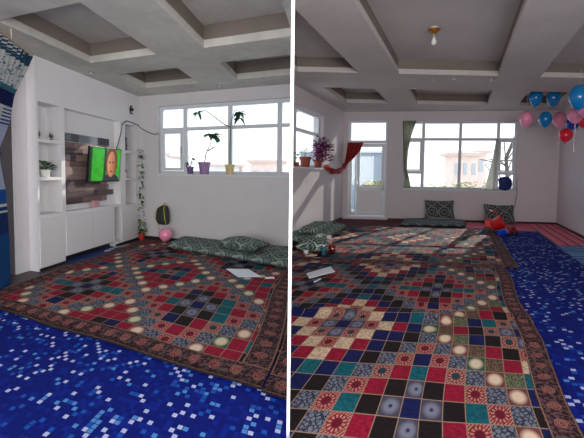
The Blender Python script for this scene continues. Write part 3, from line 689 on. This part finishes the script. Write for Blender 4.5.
# spotlights in both ceilings
def spot(F, a, b, z, label, grp):
    p = F(a, b, z); t = thing('ceiling_spotlight', label, 'ceiling light', p-Vector((0, 0, .012)), grp)
    MB().lathe(p, [(.045, -.0005), (.045, -.01), (.03, -.012), (.028, -.004)], 16).build('ring', 'metal', t)
    MB().lathe(p, [(.028, -.002), (.02, -.016), (0, -.022)], 12).build('lens', 'bulb', t, smooth=True)
spot(L, .2, 1.6, ZL, 'small round ceiling spotlight above the left shelf tower', 'spotlights over the television wall')
spot(L, .17, .25, ZL, 'small round ceiling spotlight in the corner above the climbing plant', 'spotlights over the television wall')
spot(L, 1.83, .28, ZL, 'small round ceiling spotlight above the middle of the plant window', 'spotlights over the television wall')
for a, b, lb in ((.26, .68, 'spotlight above the balcony door'), (1.81, .6, 'spotlight between the balcony door and wide window'), (4.08, .1, 'spotlight above the right end of the wide window'),
                 (1.15, 3.14, 'spotlight on the beam left of the hanging bulb, behind the left front coffer'), (2.2, 3.0, 'spotlight on the cross beam nearest the far left coffer'), (2.62, 3.65, 'spotlight on the cross beam just behind the bulb'), (2.99, 3.72, 'spotlight on the cross beam right of the bulb'), (3.63, 3.6, 'spotlight where the beams cross, right end of the middle coffer')):
    spot(R, a, b, ZR, 'small round '+lb, 'spotlights in the coffered ceiling')

# hanging bulb
p0 = R(2.75, 5.6, ZR+.25); t = thing('pendant_lamp', 'bare bulb under a brass rosette in the middle ceiling coffer', 'lamp', p0)
m = MB(); m.lathe(p0, [(.02, -.001), (.03, -.03), (.025, -.035)], 16)
MB().lathe(p0, [(.05, -.002), (.05, -.012), (.02, -.02), (.008, -.03), (.008, -.05)], 18).build('canopy', 'whitepot', t)
m = MB()
for k in range(8):
    a = k*math.pi/4; m.leaf(p0+Vector((.01*math.cos(a), .01*math.sin(a), -.05)), (math.cos(a), math.sin(a), .35), (0, 0, 1), .085, .055)
m.lathe(p0, [(.0, -.03), (.05, -.045), (.055, -.06), (.03, -.085), (.02, -.09)], 16); m.build('rosette', 'brass', t)
MB().lathe(p0, [(.018, -.085), (.02, -.10), (.018, -.13)], 14).build('socket', 'stone', t)
MB().lathe(p0, [(.015, -.13), (.02, -.15), (.034, -.185), (.034, -.205), (.022, -.232), (0, -.24)], 18).build('bulb', 'bulb', t, smooth=True)

# ================================================================= LEFT ROOM THINGS
def mattress(name, F, quad, z0, h, mat, label, clip=None, seed=0, cat='mattress', uvs=1.):
    m = MB(); q = [Vector((x, y, 0)) for x, y in quad]; rnd = random.Random(seed); ph = rnd.uniform(0, 6)
    def fn(s, t, top):
        p = q[0].lerp(q[1], s).lerp(q[3].lerp(q[2], s), t)
        e = max(0, min(1, min(s, 1-s)*9))*.5+.5; e2 = max(0, min(1, min(t, 1-t)*6)); e = math.sqrt(1-(1-min(1, min(s, 1-s)*14))**2)*math.sqrt(1-(1-min(1, min(t, 1-t)*5))**2)
        z = z0+h*.5+(h*.5*e if top else -h*.5*e)*(1+(.10*math.sin(s*14+ph)+.07*math.sin(t*9+s*6) if top else 0))
        return F(p.x, p.y, z)
    for top in (1, 0): m.grid(lambda s, t: fn(s, t, top), 48, 20, 0, lambda s, t: (s*(q[1]-q[0]).length*uvs, t*(q[3]-q[0]).length*uvs))
    o = m.build(name, mat, smooth=True, clip=clip); return tag(o, label, cat)
mattress('floor_mattress', L, [(.98, .05), (3.5, .05), (3.5, 1.26), (1.0, .72)], .030, .12, 'kilL', 'long green patterned floor mattress along the wall below the plant window', CL, 1, uvs=1.)
def cushion(name, o, ex, ey, ez, w_, h_, d_, mat, label, cat='cushion', puff=1.0, clip=None):
    m = MB(); o = Vector(o); ex, ey, ez = [Vector(v).normalized() for v in (ex, ey, ez)]
    def fn(s, t, sg):
        x, y = s*2-1, t*2-1; k = (max(0, 1-abs(x)**2.6)*max(0, 1-abs(y)**2.6))**.5
        pin = 1-.10*(1-abs(x)**2)*(abs(y)**3); pin2 = 1-.08*(1-abs(y)**2)*(abs(x)**3)
        return o+ex*x*w_/2*pin2+ey*y*h_/2*pin+ez*sg*d_/2*k*(1+.06*math.sin(x*5+y*4))
    for sg in (1, -1): m.grid(lambda s, t: fn(s, t, sg), 22, 18, 0, lambda s, t: (s*w_, t*h_))
    return tag(m.build(name, mat, smooth=True, clip=clip), label, cat)
lx, ly = L(1, 0, 0)-L(0, 0, 0), L(0, -1, 0)-L(0, 0, 0)
cushion('bed_pillow', L(2.38, .68, .225), L(1, .32, 0)-L(0, 0, 0), Vector((.36, .93, 0)), (0, 0, 1), .78, .5, .17, 'kilL', 'green patterned pillow lying on the long floor mattress below the plant window', 'pillow')

# backpack on the back wall
p0 = L(.635, .02, .30); Fb = loc_frame(L(.635, .03, 0), LANG)
t = thing('backpack', 'charcoal backpack with yellow straps hanging on the wall beside the cabinet', 'backpack', p0)
m = MB()
def bp(s, tt, w0=.13, y0=-.03, dep=.13, zb=.31, zt=.66):
    a = s*2*math.pi; z = zb+(zt-zb)*tt; k = (1-abs(2*tt-1)**3)**.5 if 0 < tt < 1 else 0; ww = w0*(.85+.25*(1-tt))*(.35+.65*k); 
    c_, s__ = math.cos(a), math.sin(a); c_ = math.copysign(abs(c_)**.7, c_); s__ = math.copysign(abs(s__)**.7, s__)
    return Fb(ww*c_, -.03-dep/2*(.3+.7*k)-dep/2*(.3+.7*k)*s__+.0, z)
m.grid(lambda s, tt: bp(s, tt), 24, 16); m.build('body', 'bag', t, smooth=True)
m = MB(); m.grid(lambda s, tt: Fb(.085*math.cos(s*6.283)*(.3+.7*(1-abs(2*tt-1)**3)), -.15-.03*(.3+.7*(1-abs(2*tt-1)**3))*math.sin(s*6.283), .33+.16*tt), 18, 8); m.build('front_pocket', 'bag', t, smooth=True)
for sx_ in (-1, 1):
    MB().tube([Fb(.03*sx_, -.06, .66), Fb(.07*sx_, -.15, .62), Fb(.10*sx_, -.175, .52), Fb(.105*sx_, -.165, .42), Fb(.08*sx_, -.10, .31)], .0075, 6).build('strap', 'bagy', t)
MB().tube([Fb(-.03, -.05, .65), Fb(-.02, -.04, .70), Fb(.02, -.04, .70), Fb(.03, -.05, .65)], .008, 6).build('handle_loop', 'bagy', t)
MB().tube([Fb(-.08, -.12, .32), Fb(-.06, -.13, .24), Fb(.0, -.12, .19), Fb(.07, -.11, .21)], .005, 6).build('strap_end', 'bagy', t)
MB().tube([Fb(0, 0, .685), Fb(0, -.05, .69), Fb(0, -.055, .71)], .005, 6).build('hook', 'metal', t)

def make_balloon(c, r, col, label, grp, string=None, h=1.25, down=True, axis=None, ribbon_col='bl_pink'):
    c = Vector(c); t = thing('balloon', label, 'balloon', c, grp); ax = Vector(axis or (0, 0, 1)).normalized()
    prof = []
    for i in range(17):
        q = i/16*math.pi; z = -math.cos(q); rr = math.sin(q); 
        zz = z*h*r if z > 0 else z*h*r*1.15; rr = rr*(1 if z > 0 else 1-.18*abs(z)**1.5)
        prof.append((max(0, rr*r), zz))
    prof[0] = (0, prof[0][1]); prof[-1] = (0, prof[-1][1])
    MB().lathe(c, prof, 20, axis=ax).build('latex', col, t, smooth=True)
    zb = -h*r*1.15; MB().lathe(c+ax*(zb-.022), [(.02, 0), (.012, .008), (.006, .016), (.012, .028)], 10, axis=ax).build('knot', col, t)
    if string:
        k = c+ax*(zb-.01); pts = [k]+[Vector(s_) for s_ in string]
        MB().tube(pts, .004, 5).build('ribbon', ribbon_col, t)
    return t
make_balloon(L(.735, .25, .172), .115, 'bl_pink', 'pink balloon resting on the rug below the backpack', 'loose balloon', h=1.0, axis=(.3, -.4, .9))

# paper and scraps on the left rug
m = MB(); q = [L(2.36, 1.50, .055), L(2.60, 1.72, .036), L(2.88, 1.60, .038), L(2.66, 1.42, .06)]
m.add(q+[p+Vector((0, 0, .004)) for p in q], [(3, 2, 1, 0), (4, 5, 6, 7), (0, 1, 5, 4), (1, 2, 6, 5), (2, 3, 7, 6), (3, 0, 4, 7)]); tag(m.build('paper_sheet', 'paper'), 'sheets of white paper on the rug before the green mattress', 'paper')
F0 = loc_frame(L(2.98, 1.60, .034), .3); tag(MB().box(F0, -.05, .05, -.015, .015, 0, .015).box(F0, .04, .055, -.03, .03, 0, .01).build('pen', 'paper'), 'small white scrap on the rug to the right of the papers', 'scrap')

# plants on the left window sill
def sprout(p0, pts, label, potargs, leaves, cat='plant', leafmats=('leaf', 'leafd')):
    t = thing('potted_plant', label, cat, p0); pot(t, p0, *potargs)
    for i, s_ in enumerate(pts): MB().tube(s_, .010, 6, r1=.006).build('stem', 'stem', t)
    m = MB(); rnd = random.Random(len(label))
    for c, k, l, wd in leaves:
        for i in range(k):
            a = i/k*6.283+rnd.uniform(-.3, .3); m.leaf(c, (math.cos(a), math.sin(a)*.6, rnd.uniform(-.9, .3)), (0, 0, 1), l*rnd.uniform(.8, 1.1), wd, rnd.randrange(len(leafmats)), .35)
    m.build('leaves', list(leafmats), t); return t
zs_ = 1.2205
p = L(1.125, -.035, zs_); sprout(p, [[p+Vector((0, 0, .1)), L(1.16, -.03, 1.45), L(1.2, -.02, 1.52)], [p+Vector((0, 0, .1)), L(1.07, -.03, 1.44)]], 'small leafy plant in a purple pot on the sill, leftmost', (.045, .062, .13, 'purplepot'), [(L(1.16, -.03, 1.42), 5, .06, .035), (L(1.2, -.02, 1.5), 5, .06, .035), (L(1.07, -.03, 1.42), 5, .06, .035), (L(1.05, -.03, 1.38), 4, .05, .03)])
p = L(1.42, -.03, zs_); sprout(p, [[p+Vector((0, 0, .17)), L(1.46, -.02, 1.58), L(1.56, 0, 1.74), L(1.60, 0, 1.90)], [L(1.50, -.02, 1.62), L(1.62, 0, 1.68), L(1.68, 0, 1.66)]], 'tall plant with a drooping leaf crown in a big lilac pot on the sill', (.075, .10, .21, 'lilac'), [(L(1.60, 0, 1.90), 9, .19, .11), (L(1.52, 0, 1.90), 5, .13, .08), (L(1.66, 0, 1.86), 5, .13, .08)])
p = L(1.93, -.02, zs_); sprout(p, [[p+Vector((0, 0, .12)), L(1.94, .0, 1.7), L(1.96, .0, 2.1), L(2.02, .0, 2.26), L(2.09, .0, 2.28)], [L(1.95, 0, 2.0), L(1.82, 0, 2.06), L(1.66, 0, 2.17), L(1.46, 0, 2.30), L(1.30, 0, 2.30)]], 'long climbing stem in a cream yellow pot on the sill', (.055, .078, .17, 'yellow'), [(L(2.11, 0, 2.25), 8, .16, .10), (L(2.11, 0, 2.16), 7, .15, .09), (L(1.30, 0, 2.28), 6, .14, .08), (L(1.82, 0, 2.05), 2, .05, .03)])

# ================================================================= RIGHT ROOM THINGS
p = R(.07, 2.74, 1.3905)
p = R(-.02, 2.76, 1.3905); t = thing('potted_plant', 'sparse plant in a terracotta pot on the sill, nearer the partition', 'plant', p); pot(t, p, .085, .12, .22, 'terra'); foliage(p+Vector((0, 0, .2)), 30, .09, .28, .06, .03, ['leafd', 'purpled', 'leafy'], 'foliage', t, 3)
MB().tube([p+Vector((0, 0, .18)), p+Vector((.02, 0, .45))], .004, 6).tube([p+Vector((0, 0, .18)), p+Vector((-.05, .02, .42))], .004, 6).build('stem', 'stem', t)
p = R(-.02, 1.98, 1.3905); t = thing('potted_plant', 'bushy purple leaved plant in a terracotta pot on the sill, beside the window end', 'plant', p); pot(t, p, .07, .10, .17, 'terra')
foliage(p+Vector((.10, -.04, .16)), 300, .21, .38, .10, .05, ['purple', 'purpled', 'purple'], 'foliage', t, 8, .6); foliage(p+Vector((.06, -.02, .45)), 90, .14, .26, .09, .045, ['purple', 'purpled'], 'upper_foliage', t, 12, .6)
m = MB()
for k in range(7): a = k*.9; m.tube([p+Vector((0, 0, .14)), p+Vector((.09*math.cos(a)+.04, .12*math.sin(a), .34)), p+Vector((.10*math.cos(a)+.06, .14*math.sin(a), .5))], .005, 5)
m.build('stem', 'purpled', t)
p = R(.0, 3.28, 1.3905); t = thing('potted_plant', 'small dark plant on the sill against the white partition', 'plant', p); pot(t, p, .04, .055, .09, 'terra'); foliage(p+Vector((0, 0, .08)), 40, .06, .22, .07, .035, ['leafd', 'leaf'], 'foliage', t, 21)

# red curtain tied across from the door to the sill
rc = thing('red_curtain', 'rust red curtain bunched on the balcony door and swagged across to the sill', 'curtain', R(.3, .1, 2.1))
rows_ = [(2.13, R(.14, .05), R(.56, .05)), (1.9, R(.12, .07), R(.48, .07)), (1.7, R(.1, .1), R(.32, .12)), (1.52, R(.07, .14), R(.17, .18)), (1.46, R(.05, .17), R(.12, .2))]
for i in range(len(rows_)): rows_[i] = (rows_[i][0], Vector((rows_[i][1].x, rows_[i][1].y, 0)), Vector((rows_[i][2].x, rows_[i][2].y, 0)))
drape(rows_, 6, .045, 80, 20).build('gathered_top', 'redcurtain', rc, smooth=True, solid=.004)
sw = [R(.11, .17, 1.53), R(.09, .3, 1.42), R(.08, .55, 1.34), R(.07, .85, 1.31), R(.06, 1.15, 1.33), R(.06, 1.4, 1.39), R(.05, 1.62, 1.43)]
m = MB()
def swf(s, t):
    q = t*(len(sw)-1); i = min(int(q), len(sw)-2); c = sw[i].lerp(sw[i+1], q-i); a = s*2*math.pi; rr = (.045+.012*math.sin(a*5+t*9))*(1+.25*math.sin(t*22)); return c+Vector((math.cos(a)*rr, math.cos(a)*.3*rr, math.sin(a)*rr*1.1))
m.grid(swf, 30, 50); m.build('swag', 'redcurtain', rc, smooth=True)
MB().tube([R(.12, .05, 2.145), R(.6, .05, 2.145)], .008, 8).build('rod', 'wcord', rc)

def wincurtain(label, mat, rows_):
    o = drape([(z, Vector((*R(a0, b0)[:2], 0)), Vector((*R(a1, b1)[:2], 0))) for z, a0, a1, b0, b1 in rows_], 6, .02, 50, 40)
    return tag(o.build('window_curtain', mat, smooth=True, solid=.003), label, 'curtain')
wincurtain('grey green curtain gathered at the left end of the wide window', 'greycurtain', [(2.72, 1.60, 1.96, .05, .05), (2.3, 1.62, 1.83, .06, .06), (1.9, 1.64, 1.76, .06, .06), (1.4, 1.66, 1.74, .07, .07), (1.2, 1.70, 1.80, .06, .06), (.9, 1.66, 1.86, .05, .05)])
wincurtain('white curtain gathered aside near the right end of the wide window', 'sheer', [(2.24, 4.02, 4.10, .05, .05), (1.9, 3.98, 4.10, .05, .05), (1.5, 3.90, 4.06, .05, .05), (1.1, 3.82, 4.05, .05, .05), (.88, 3.78, 4.04, .05, .05)])
# blue bundle on the sill
p = R(4.29, -.04, .8655); m = MB()
m.grid(lambda s, t_: p+Vector((math.cos(s*6.283)*.17*(1+.15*math.sin(s*19+t_*5))*(1-abs(2*t_-1)**4)**.5, math.sin(s*6.283)*.07*(1-abs(2*t_-1)**4)**.5, .38*t_)), 24, 12)
tag(m.build('blue_bag', plain('dark_blue_cloth', (24, 44, 110), .7, .35, 12), smooth=True), 'dark blue bag bunched up on the right end of the wide window sill', 'bag')
# cable below the wide window
tag(MB().tube([R(4.58, .012, 1.2), R(4.60, .012, .8), R(4.56, .012, .5), R(4.5, .03, .2), R(4.56, .03, .03)], .006, 6).build('cable', 'cord'), 'thin dark cable hanging from the right end of the wide window', 'cable')

# sockets
def socket(F, a, b, z, nrm, label):
    ex = F(1, 0, 0)-F(0, 0, 0) if nrm == 'b' else F(0, 1, 0)-F(0, 0, 0)
    m = MB()
    if nrm == 'b': m.box(F, a-.04, a+.04, b, b+.01, z-.04, z+.04)
    else: m.box(F, a-.01, a, b-.04, b+.04, z-.04, z+.04)
    t = thing('wall_socket', label, 'socket', F(a, b, z)); m.build('plate', 'frame', t, bevel=.003)
    ax = F(0, 1, 0)-F(0, 0, 0) if nrm == 'b' else F(-1, 0, 0)-F(0, 0, 0)
    MB().lathe(F(a, b, z)+ax*.0095, [(.022, 0), (.02, .0015), (.0, .002)], 14, axis=ax).build('insert', 'stone', t)
socket(R, 1.46, 0, .56, 'b', 'white wall socket between the balcony door and the wide window')
socket(R, WR, 2.04, 1.14, 'a', 'upper white wall switch on the right wall'); socket(R, WR, 1.82, .50, 'a', 'lower white wall socket on the right wall')

# mattress and cushions under the wide window
mattress('floor_mattress', R, [(1.74, .22), (3.31, .22), (3.31, 1.42), (1.78, 1.5)], .010, .10, 'kilR', 'flat grey patterned floor mattress under the wide window', None, 5)
rx_ = R(1, 0, 0)-R(0, 0, 0); rn = Vector((-RU[1], RU[0], 0))
cushion('wall_cushion', R(2.65, .30, .355), rx_, Vector((rn.x*.3, rn.y*.3, 1)), -rn+Vector((0, 0, .3)), .76, .5, .2, 'kilR', 'grey patterned cushion leaning on the wall, standing on the mattress')
cushion('wall_cushion', R(4.15, .38, .27), Vector((rx_.x, rx_.y, -.03)), Vector((rn.x*.35, rn.y*.35, 1)), -rn+Vector((0, 0, .35)), .75, .52, .2, 'kilR', 'grey patterned cushion leaning on the wall above the pink rug')
Fp = loc_frame(R(3.98, .56, .335), RANG); m = MB().box(lambda x, y, z: Fp(x, y+z*.35, z-.3*x), -.10, .10, -.03, -.01, 0, .05); m.box(lambda x, y, z: Fp(x, y+z*.35, z-.3*x), -.10, -.02, -.033, -.03, .01, .04, 1)
tag(m.build('toy_block', ['redpot', 'paper']), 'small red and white packet tucked on the cushion behind the red toy', 'packet')

# red toy truck
tp = R(3.93, 2.05, .033); Ft_ = loc_frame(tp, -.5); Ft = lambda x, y, z=0: Ft_(x*.74, y*.74, z*.74)
t = thing('toy_truck', 'red toy truck with a round tipping hopper at the end of the far patchwork rug', 'toy', tp)
m = MB(); ax = Ft(.75, -.1, .45)-Ft(0, 0, 0); m.lathe(Ft(-.10, 0, .16), [(.067, 0), (.11, .02), (.126, .09), (.148, .22), (.155, .23), (.14, .23), (.115, .1), (.0, .037)], 22, axis=ax); m.build('hopper', 'red', t, smooth=True)
MB().box(Ft, -.28, .22, -.06, .06, .07, .12).build('chassis', 'darkred', t, bevel=.01)
MB().box(lambda x, y, z: Ft(x, y, z), -.30, -.12, -.09, .09, .12, .34).box(Ft, -.27, -.15, -.07, .07, .34, .38).build('cab', 'red', t, bevel=.03)
for x in (-.22, .15):
    for y in (-.1, .1): MB().lathe(Ft(x, y-.02, .065), [(.015, 0), (.045, 0), (.05, .008), (.05, .022), (.045, .03), (.015, .03)], 16, axis=Ft(0, 1, 0)-Ft(0, 0, 0)).build('wheel', 'black', t)
tp = R(4.22, 2.30, .012); Ft2 = loc_frame(tp, .5); t = thing('toy_car', 'small dark red toy car with black wheels beside the red toy truck', 'toy', tp)
m = MB(); m.box(Ft2, -.15, .15, -.07, .07, .03, .10); m.box(lambda x, y, z: Ft2(x*(1-(z-.10)*3), y, z), -.09, .09, -.06, .06, .10, .17); m.build('car_body', 'darkred', t, bevel=.015)
for x in (-.09, .09):
    for y in (-.085, .06): MB().lathe(Ft2(x, y, .035), [(.03, 0), (.035, .008), (.035, .02), (.03, .026)], 14, axis=Ft2(0, 1, 0)-Ft2(0, 0, 0)).build('wheel', 'black', t)
tp = R(4.02, 2.62, .012); Ft3 = loc_frame(tp, .2); t = thing('toy_bucket', 'small bright blue toy bucket tipped over before the red truck', 'toy', tp)
MB().lathe(Ft3(-.09, 0, .075), [(.05, 0), (.07, .15), (.076, .15), (.076, .16), (.06, .16), (.042, .02), (0, .02)], 18, axis=Ft3(1, .2, .05)-Ft3(0, 0, 0)).build('bucket', 'bluep', t)
MB().tube([Ft3(.06, .07*math.cos(q), .08+.07*math.sin(q)) for q in [i*math.pi/8 for i in range(9)]], .004, 5).build('handle', 'paper', t)

# left wall: mattress, rolled quilt, small things
mattress('floor_mattress', R, [(.06, 2.25), (.74, 2.25), (.84, 4.55), (.2, 4.55)], .028, .15, 'kilG', 'pale green patterned floor mattress along the left wall below the sill', CR, 9)
mattress('quilt', R, [(.30, 2.95), (.64, 2.9), (.74, 4.3), (.46, 4.35)], .17, .12, 'kilG', 'folded pale green quilt lying on the mattress by the left wall', CR, 4, 'quilt')
cushion('bed_pillow', R(.94, 4.92, .13), Vector((.15, 1, 0)), Vector((-1, .15, 0)), (0, 0, 1), .62, .52, .2, 'kilG', 'pale green patterned pillow on the rug next to the partition', 'pillow', clip=CR)
tp = R(1.02, 4.52, .03); Fq = loc_frame(tp, .6); t = thing('carton', 'small open tan and white carton beside the pale green pillow', 'box', tp)
MB().box(lambda x, y, z: Fq(x+z*.3, y, z), -.06, .06, -.05, .05, 0, .13).build('box_body', 'carton', t); MB().box(lambda x, y, z: Fq(x+.04+z*.6, y, z+.13), -.01, .0, -.05, .05, 0, .05).build('flap', 'paper', t)
tp = R(1.22, 5.28, .034); t = thing('bottle', 'teal plastic bottle standing on the rug', 'bottle', tp)
MB().lathe(tp, [(.033, 0), (.036, .01), (.036, .10), (.03, .12), (.015, .13)], 16).build('bottle_body', 'teal', t, smooth=True); MB().lathe(tp+Vector((0, 0, .128)), [(.018, 0), (.018, .025), (0, .027)], 14).build('cap', 'whitepot', t)
tp = R(1.27, 5.03, .034); t = thing('jar', 'clear jar with red contents and a handle, behind the teal bottle', 'jar', tp)
MB().lathe(tp, [(.05, 0), (.055, .01), (.055, .12), (.052, .12), (.05, .02)], 18).build('jar_body', 'jarglass', t, smooth=True); MB().lathe(tp, [(.045, .006), (.047, .05), (0, .05)], 16).build('contents', 'darkred', t)
MB().tube([tp+Vector((.055, 0, .10)), tp+Vector((.09, 0, .09)), tp+Vector((.09, 0, .04)), tp+Vector((.055, 0, .03))], .006, 6).build('handle', 'redpot', t)
tp = R(.96, 5.30, .034); tag(MB().lathe(tp, [(.018, 0), (.03, .012), (.042, .05), (.045, .065), (.041, .065), (.03, .02), (0, .012)], 18).build('tea_bowl', 'whitepot', smooth=True), 'small white bowl on the rug at the pillow corner', 'bowl')
Fn = loc_frame(R(1.09, 5.45, .044), .4); tag(MB().grid(lambda s, t_: Fn(s*.16-.08, t_*.1-.05, .012+.012*math.sin(s*7)*math.sin(t_*6)), 10, 8).build('crumpled_tissue', plain('peach_tissue', (226, 200, 180), .8, .05), smooth=True, solid=.003), 'crumpled peach tissue on the rug before the teal bottle', 'tissue')
q = [R(1.44, 6.56, .062), R(1.60, 6.16, .062), R(1.735, 6.42, .062), R(1.55, 6.78, .062)]; m = MB()
m.add(q+[p_+Vector((0, 0, .006)) for p_ in q], [(3, 2, 1, 0), (4, 5, 6, 7), (0, 1, 5, 4), (1, 2, 6, 5), (2, 3, 7, 6), (3, 0, 4, 7)]); tag(m.build('notebook', 'paper'), 'white notebook lying open on the near patchwork rug', 'notebook')
Fr = loc_frame(R(1.52, 6.0, .054), .35); t = thing('remote_control', 'black remote control on the rug behind the white notebook', 'remote control', Fr(0, 0, 0))
MB().box(Fr, -.085, .085, -.022, .022, 0, .018).build('remote_body', 'black', t, bevel=.005)
for i in range(6): MB().box(Fr, -.07+i*.022, -.06+i*.022, -.006, .006, .018, .021).build('button', 'stone', t)
tag(MB().tube([R(1.66, 6.93, .066), R(1.68, 6.78, .066)], .006, 8).build('pen', 'paper'), 'white pen on the rug in front of the notebook', 'pen')

# balloons hanging in the corner
GB = 'balloons hung from the ceiling in the right corner'
def hb(x, y, z, r, col, label, h=1.25, rib=0, up=True):
    c = Vector((x, y, z)); zc = ZR
    t = make_balloon(c, r, col, label, GB, None, h)
    if up:  MB().tube([c+Vector((0, 0, h*r-.002)), Vector((x+.01, y, zc+.0))], .0025, 5).build('hanging_thread', 'wcord', t)
    if rib:
        b0 = c+Vector((0, 0, -h*r*1.15-.02)); MB().tube([b0, b0+Vector((.012, 0, -rib*.3)), b0+Vector((-.012, 0, -rib*.7)), b0+Vector((.006, 0, -rib))], .005, 5).build('ribbon', 'bl_pink', t)
Y = 8.3
def at(px, Yd): return (px-292)/380*Yd
hb(at(533, Y), Y+.05, 2.97, .135, 'bl_blue', 'blue balloon risen into the corner coffer, left of its pair', 1.3, up=False)
hb(at(549, Y), Y, 2.96, .135, 'bl_blue', 'blue balloon risen into the corner coffer, right of its pair', 1.3, up=False)
hb(at(523.2, Y), Y, 2.50, .128, 'bl_pink', 'pink balloon nearest the wide window, leftmost of the bunch', 1.3)
hb(at(542, Y), Y, 2.50, .128, 'bl_blue', 'blue balloon hanging between two pink ones, below the coffer pair', 1.25)
hb(at(556, Y), Y, 2.49, .13, 'bl_pink', 'pink balloon right of the hanging blue one, above the red one', 1.3, rib=.35)
hb(at(568.8, 8.6), 8.6, 2.455, .138, 'bl_deep', 'deep royal blue balloon beside the red one', .95, rib=.0)
hb(at(563, 8.0), 8.0, 2.13, .125, 'bl_red', 'bright red balloon, lowest of the bunch', 1.1, rib=.0)
hb(at(574.5, 6.2), 6.2, 2.55, .145, 'bl_blue', 'big blue balloon, largest and nearest of the bunch', 1.3)
hb(at(571.7, 7.25), 7.25, 2.42, .13, 'bl_pink', 'pink balloon just behind and below the big blue one', 1.1, rib=.5)
hb(at(583, 6.7), 6.7, 2.47, .14, 'bl_pink', 'pink balloon at the right edge of the picture', 1.2)
hb(at(581, 7.7), 7.7, 2.37, .11, 'bl_red', 'crimson balloon half hidden behind the rightmost pink one', 1.1)

# ================================================================= OUTDOORS
g = struct(MB().grid(lambda s, t: W(-160+340*s, 13+220*t, -4), 4, 4).build('ground', 'ground'))
struct(MB().box(R, -2.8, 2.6, -4.2, -.26, -.15, -.02).build('balcony_slab', 'ground'))
o = thing('garden_shed', 'pale blue grey outbuilding wall seen through the balcony door', 'shed', R(.3, -4.0, -.02))
MB().box(R, -2.6, 1.12, -4.1, -3.6, -.02, 2.05).build('shed_wall', 'shed', o); MB().box(R, -2.7, 1.2, -4.15, -3.5, 2.05, 2.13).build('shed_roof', 'house', o)
MB().box(R, .55, .78, -3.599, -3.58, .95, 1.25).build('shed_window', 'hglass', o)
p = R(.55, -1.6, -.02); t = thing('garden_bush', 'yellow green bush in a white trough outside the balcony door', 'bush', p)
MB().box(R, .2, .9, -1.75, -1.45, -.02, .75).build('trough', 'house', t); foliage(R(.55, -1.6, .82), 420, .34, .22, .09, .05, ['bush', 'bush', 'leafy'], 'foliage', t, 31, .5)
def house(x0, x1, y0, y1, z1, mat, label, rows_=2, cols=3, roofmat='roof', z0=-4, gable=0):
    t = thing('distant_house', label, 'building', ((x0+x1)/2, y0, z0)); MB().box(W, x0, x1, y0, y1, z0, z1).build('wall', mat, t)
    m = MB().box(W, x0-.3, x1+.3, y0-.3, y1+.3, z1, z1+.25)
    if gable: ym = (y0+y1)/2; m.add([W(x0-.3, y0-.3, z1+.25), W(x1+.3, y0-.3, z1+.25), W(x1+.3, y1+.3, z1+.25), W(x0-.3, y1+.3, z1+.25), W(x0+1, ym, z1+gable), W(x1-1, ym, z1+gable)], [(0, 1, 5, 4), (2, 3, 4, 5), (1, 2, 5), (3, 0, 4)])
    m.build('roof', roofmat, t)
    dx = (x1-x0)/cols; dz = (z1-z0)/rows_
    for i in range(cols):
        for j in range(rows_): MB().box(W, x0+dx*(i+.3), x0+dx*(i+.7), y0-.06, y0-.005, z0+dz*(j+.35), z0+dz*(j+.75)).build('window', 'hglass', t)
    return t
house(12.6, 14.6, 30, 31.5, 2.8, 'housep', 'pinkish brick block of flats seen through the wide window', 3, 3, gable=.5)
house(14.9, 16.8, 33, 34.5, 3.2, 'housep', 'taller pinkish tower behind the brick block of flats', 3, 2)
house(4.4, 6.4, 30, 35, .4, 'house', 'low pale house far off in the left half of the wide window', 2, 2)
house(-14.5, -10.5, 32, 38, 2.6, 'house', 'pale two storey house with balconies behind the left casement of the plant window', 3, 3, gable=.6)
house(-9.3, -5.6, 40, 43, 1.9, 'house', 'long pale low house behind the sill pots', 2, 4)
house(-4.2, -.9, 38, 44, 2.3, 'housep', 'pale pinkish house seen low through the right panes of the plant window', 2, 3, gable=.5)
house(1.2, 3.2, 45, 50, 1.2, 'house', 'far pale house seen past the sill plants beside the partition', 2, 2)

# bare tree and autumn bushes outside the wide window
p = W(9.3, 16.5, -4); t = thing('bare_tree', 'leaning bare tree outside the right casement of the wide window', 'tree', p)
tr = [p, W(9.1, 16, -1), W(8.85, 15.6, 1.0), W(8.62, 15.4, 2.0), W(9.4, 15.4, 3.9)]; MB().tube(tr, .09, 8, r1=.06).build('trunk', 'bark', t)
m = MB(); rnd = random.Random(2)
for i in range(26):
    b = tr[1].lerp(tr[3], rnd.random()); d = Vector((rnd.uniform(-1, 1), rnd.uniform(-.5, .5), rnd.uniform(.1, 1))).normalized(); e = b+d*rnd.uniform(.5, 1.1)
    m.tube([b, e, e+Vector((rnd.uniform(-.3, .3), 0, rnd.uniform(-.1, .4)))], .03, 5, r1=.008)
m.build('branches', 'bark', t); foliage(W(8.8, 15.5, .7), 130, .7, 1.8, .11, .06, ['autumn', 'leafy'], 'foliage', t, 14)
for i, (x, y, r, lb) in enumerate(((10.0, 24, 1.5, 'orange autumn bush below the pinkish flats'), (12.6, 26, 1.4, 'yellow autumn bush right of the pinkish flats'), (7.2, 27, 1.1, 'small autumn bush in the left half of the wide window'))):
    p = W(x, y, -4); t = thing('autumn_bush', lb, 'bush', p, None); foliage(p+Vector((0, 0, 1.6)), 420, r, 3.2, .34, .2, ['autumn', 'autumn', 'leafy'], 'foliage', t, 40+i)
    m = MB()
    for k in range(6): a = k*1.05; m.tube([p, p+Vector((.5*r*math.cos(a), .5*r*math.sin(a), 2.6))], .05, 6, r1=.02)
    m.build('branches', 'bark', t)
for o in bpy.data.objects:
    if '_loc' in o: del o['_loc']
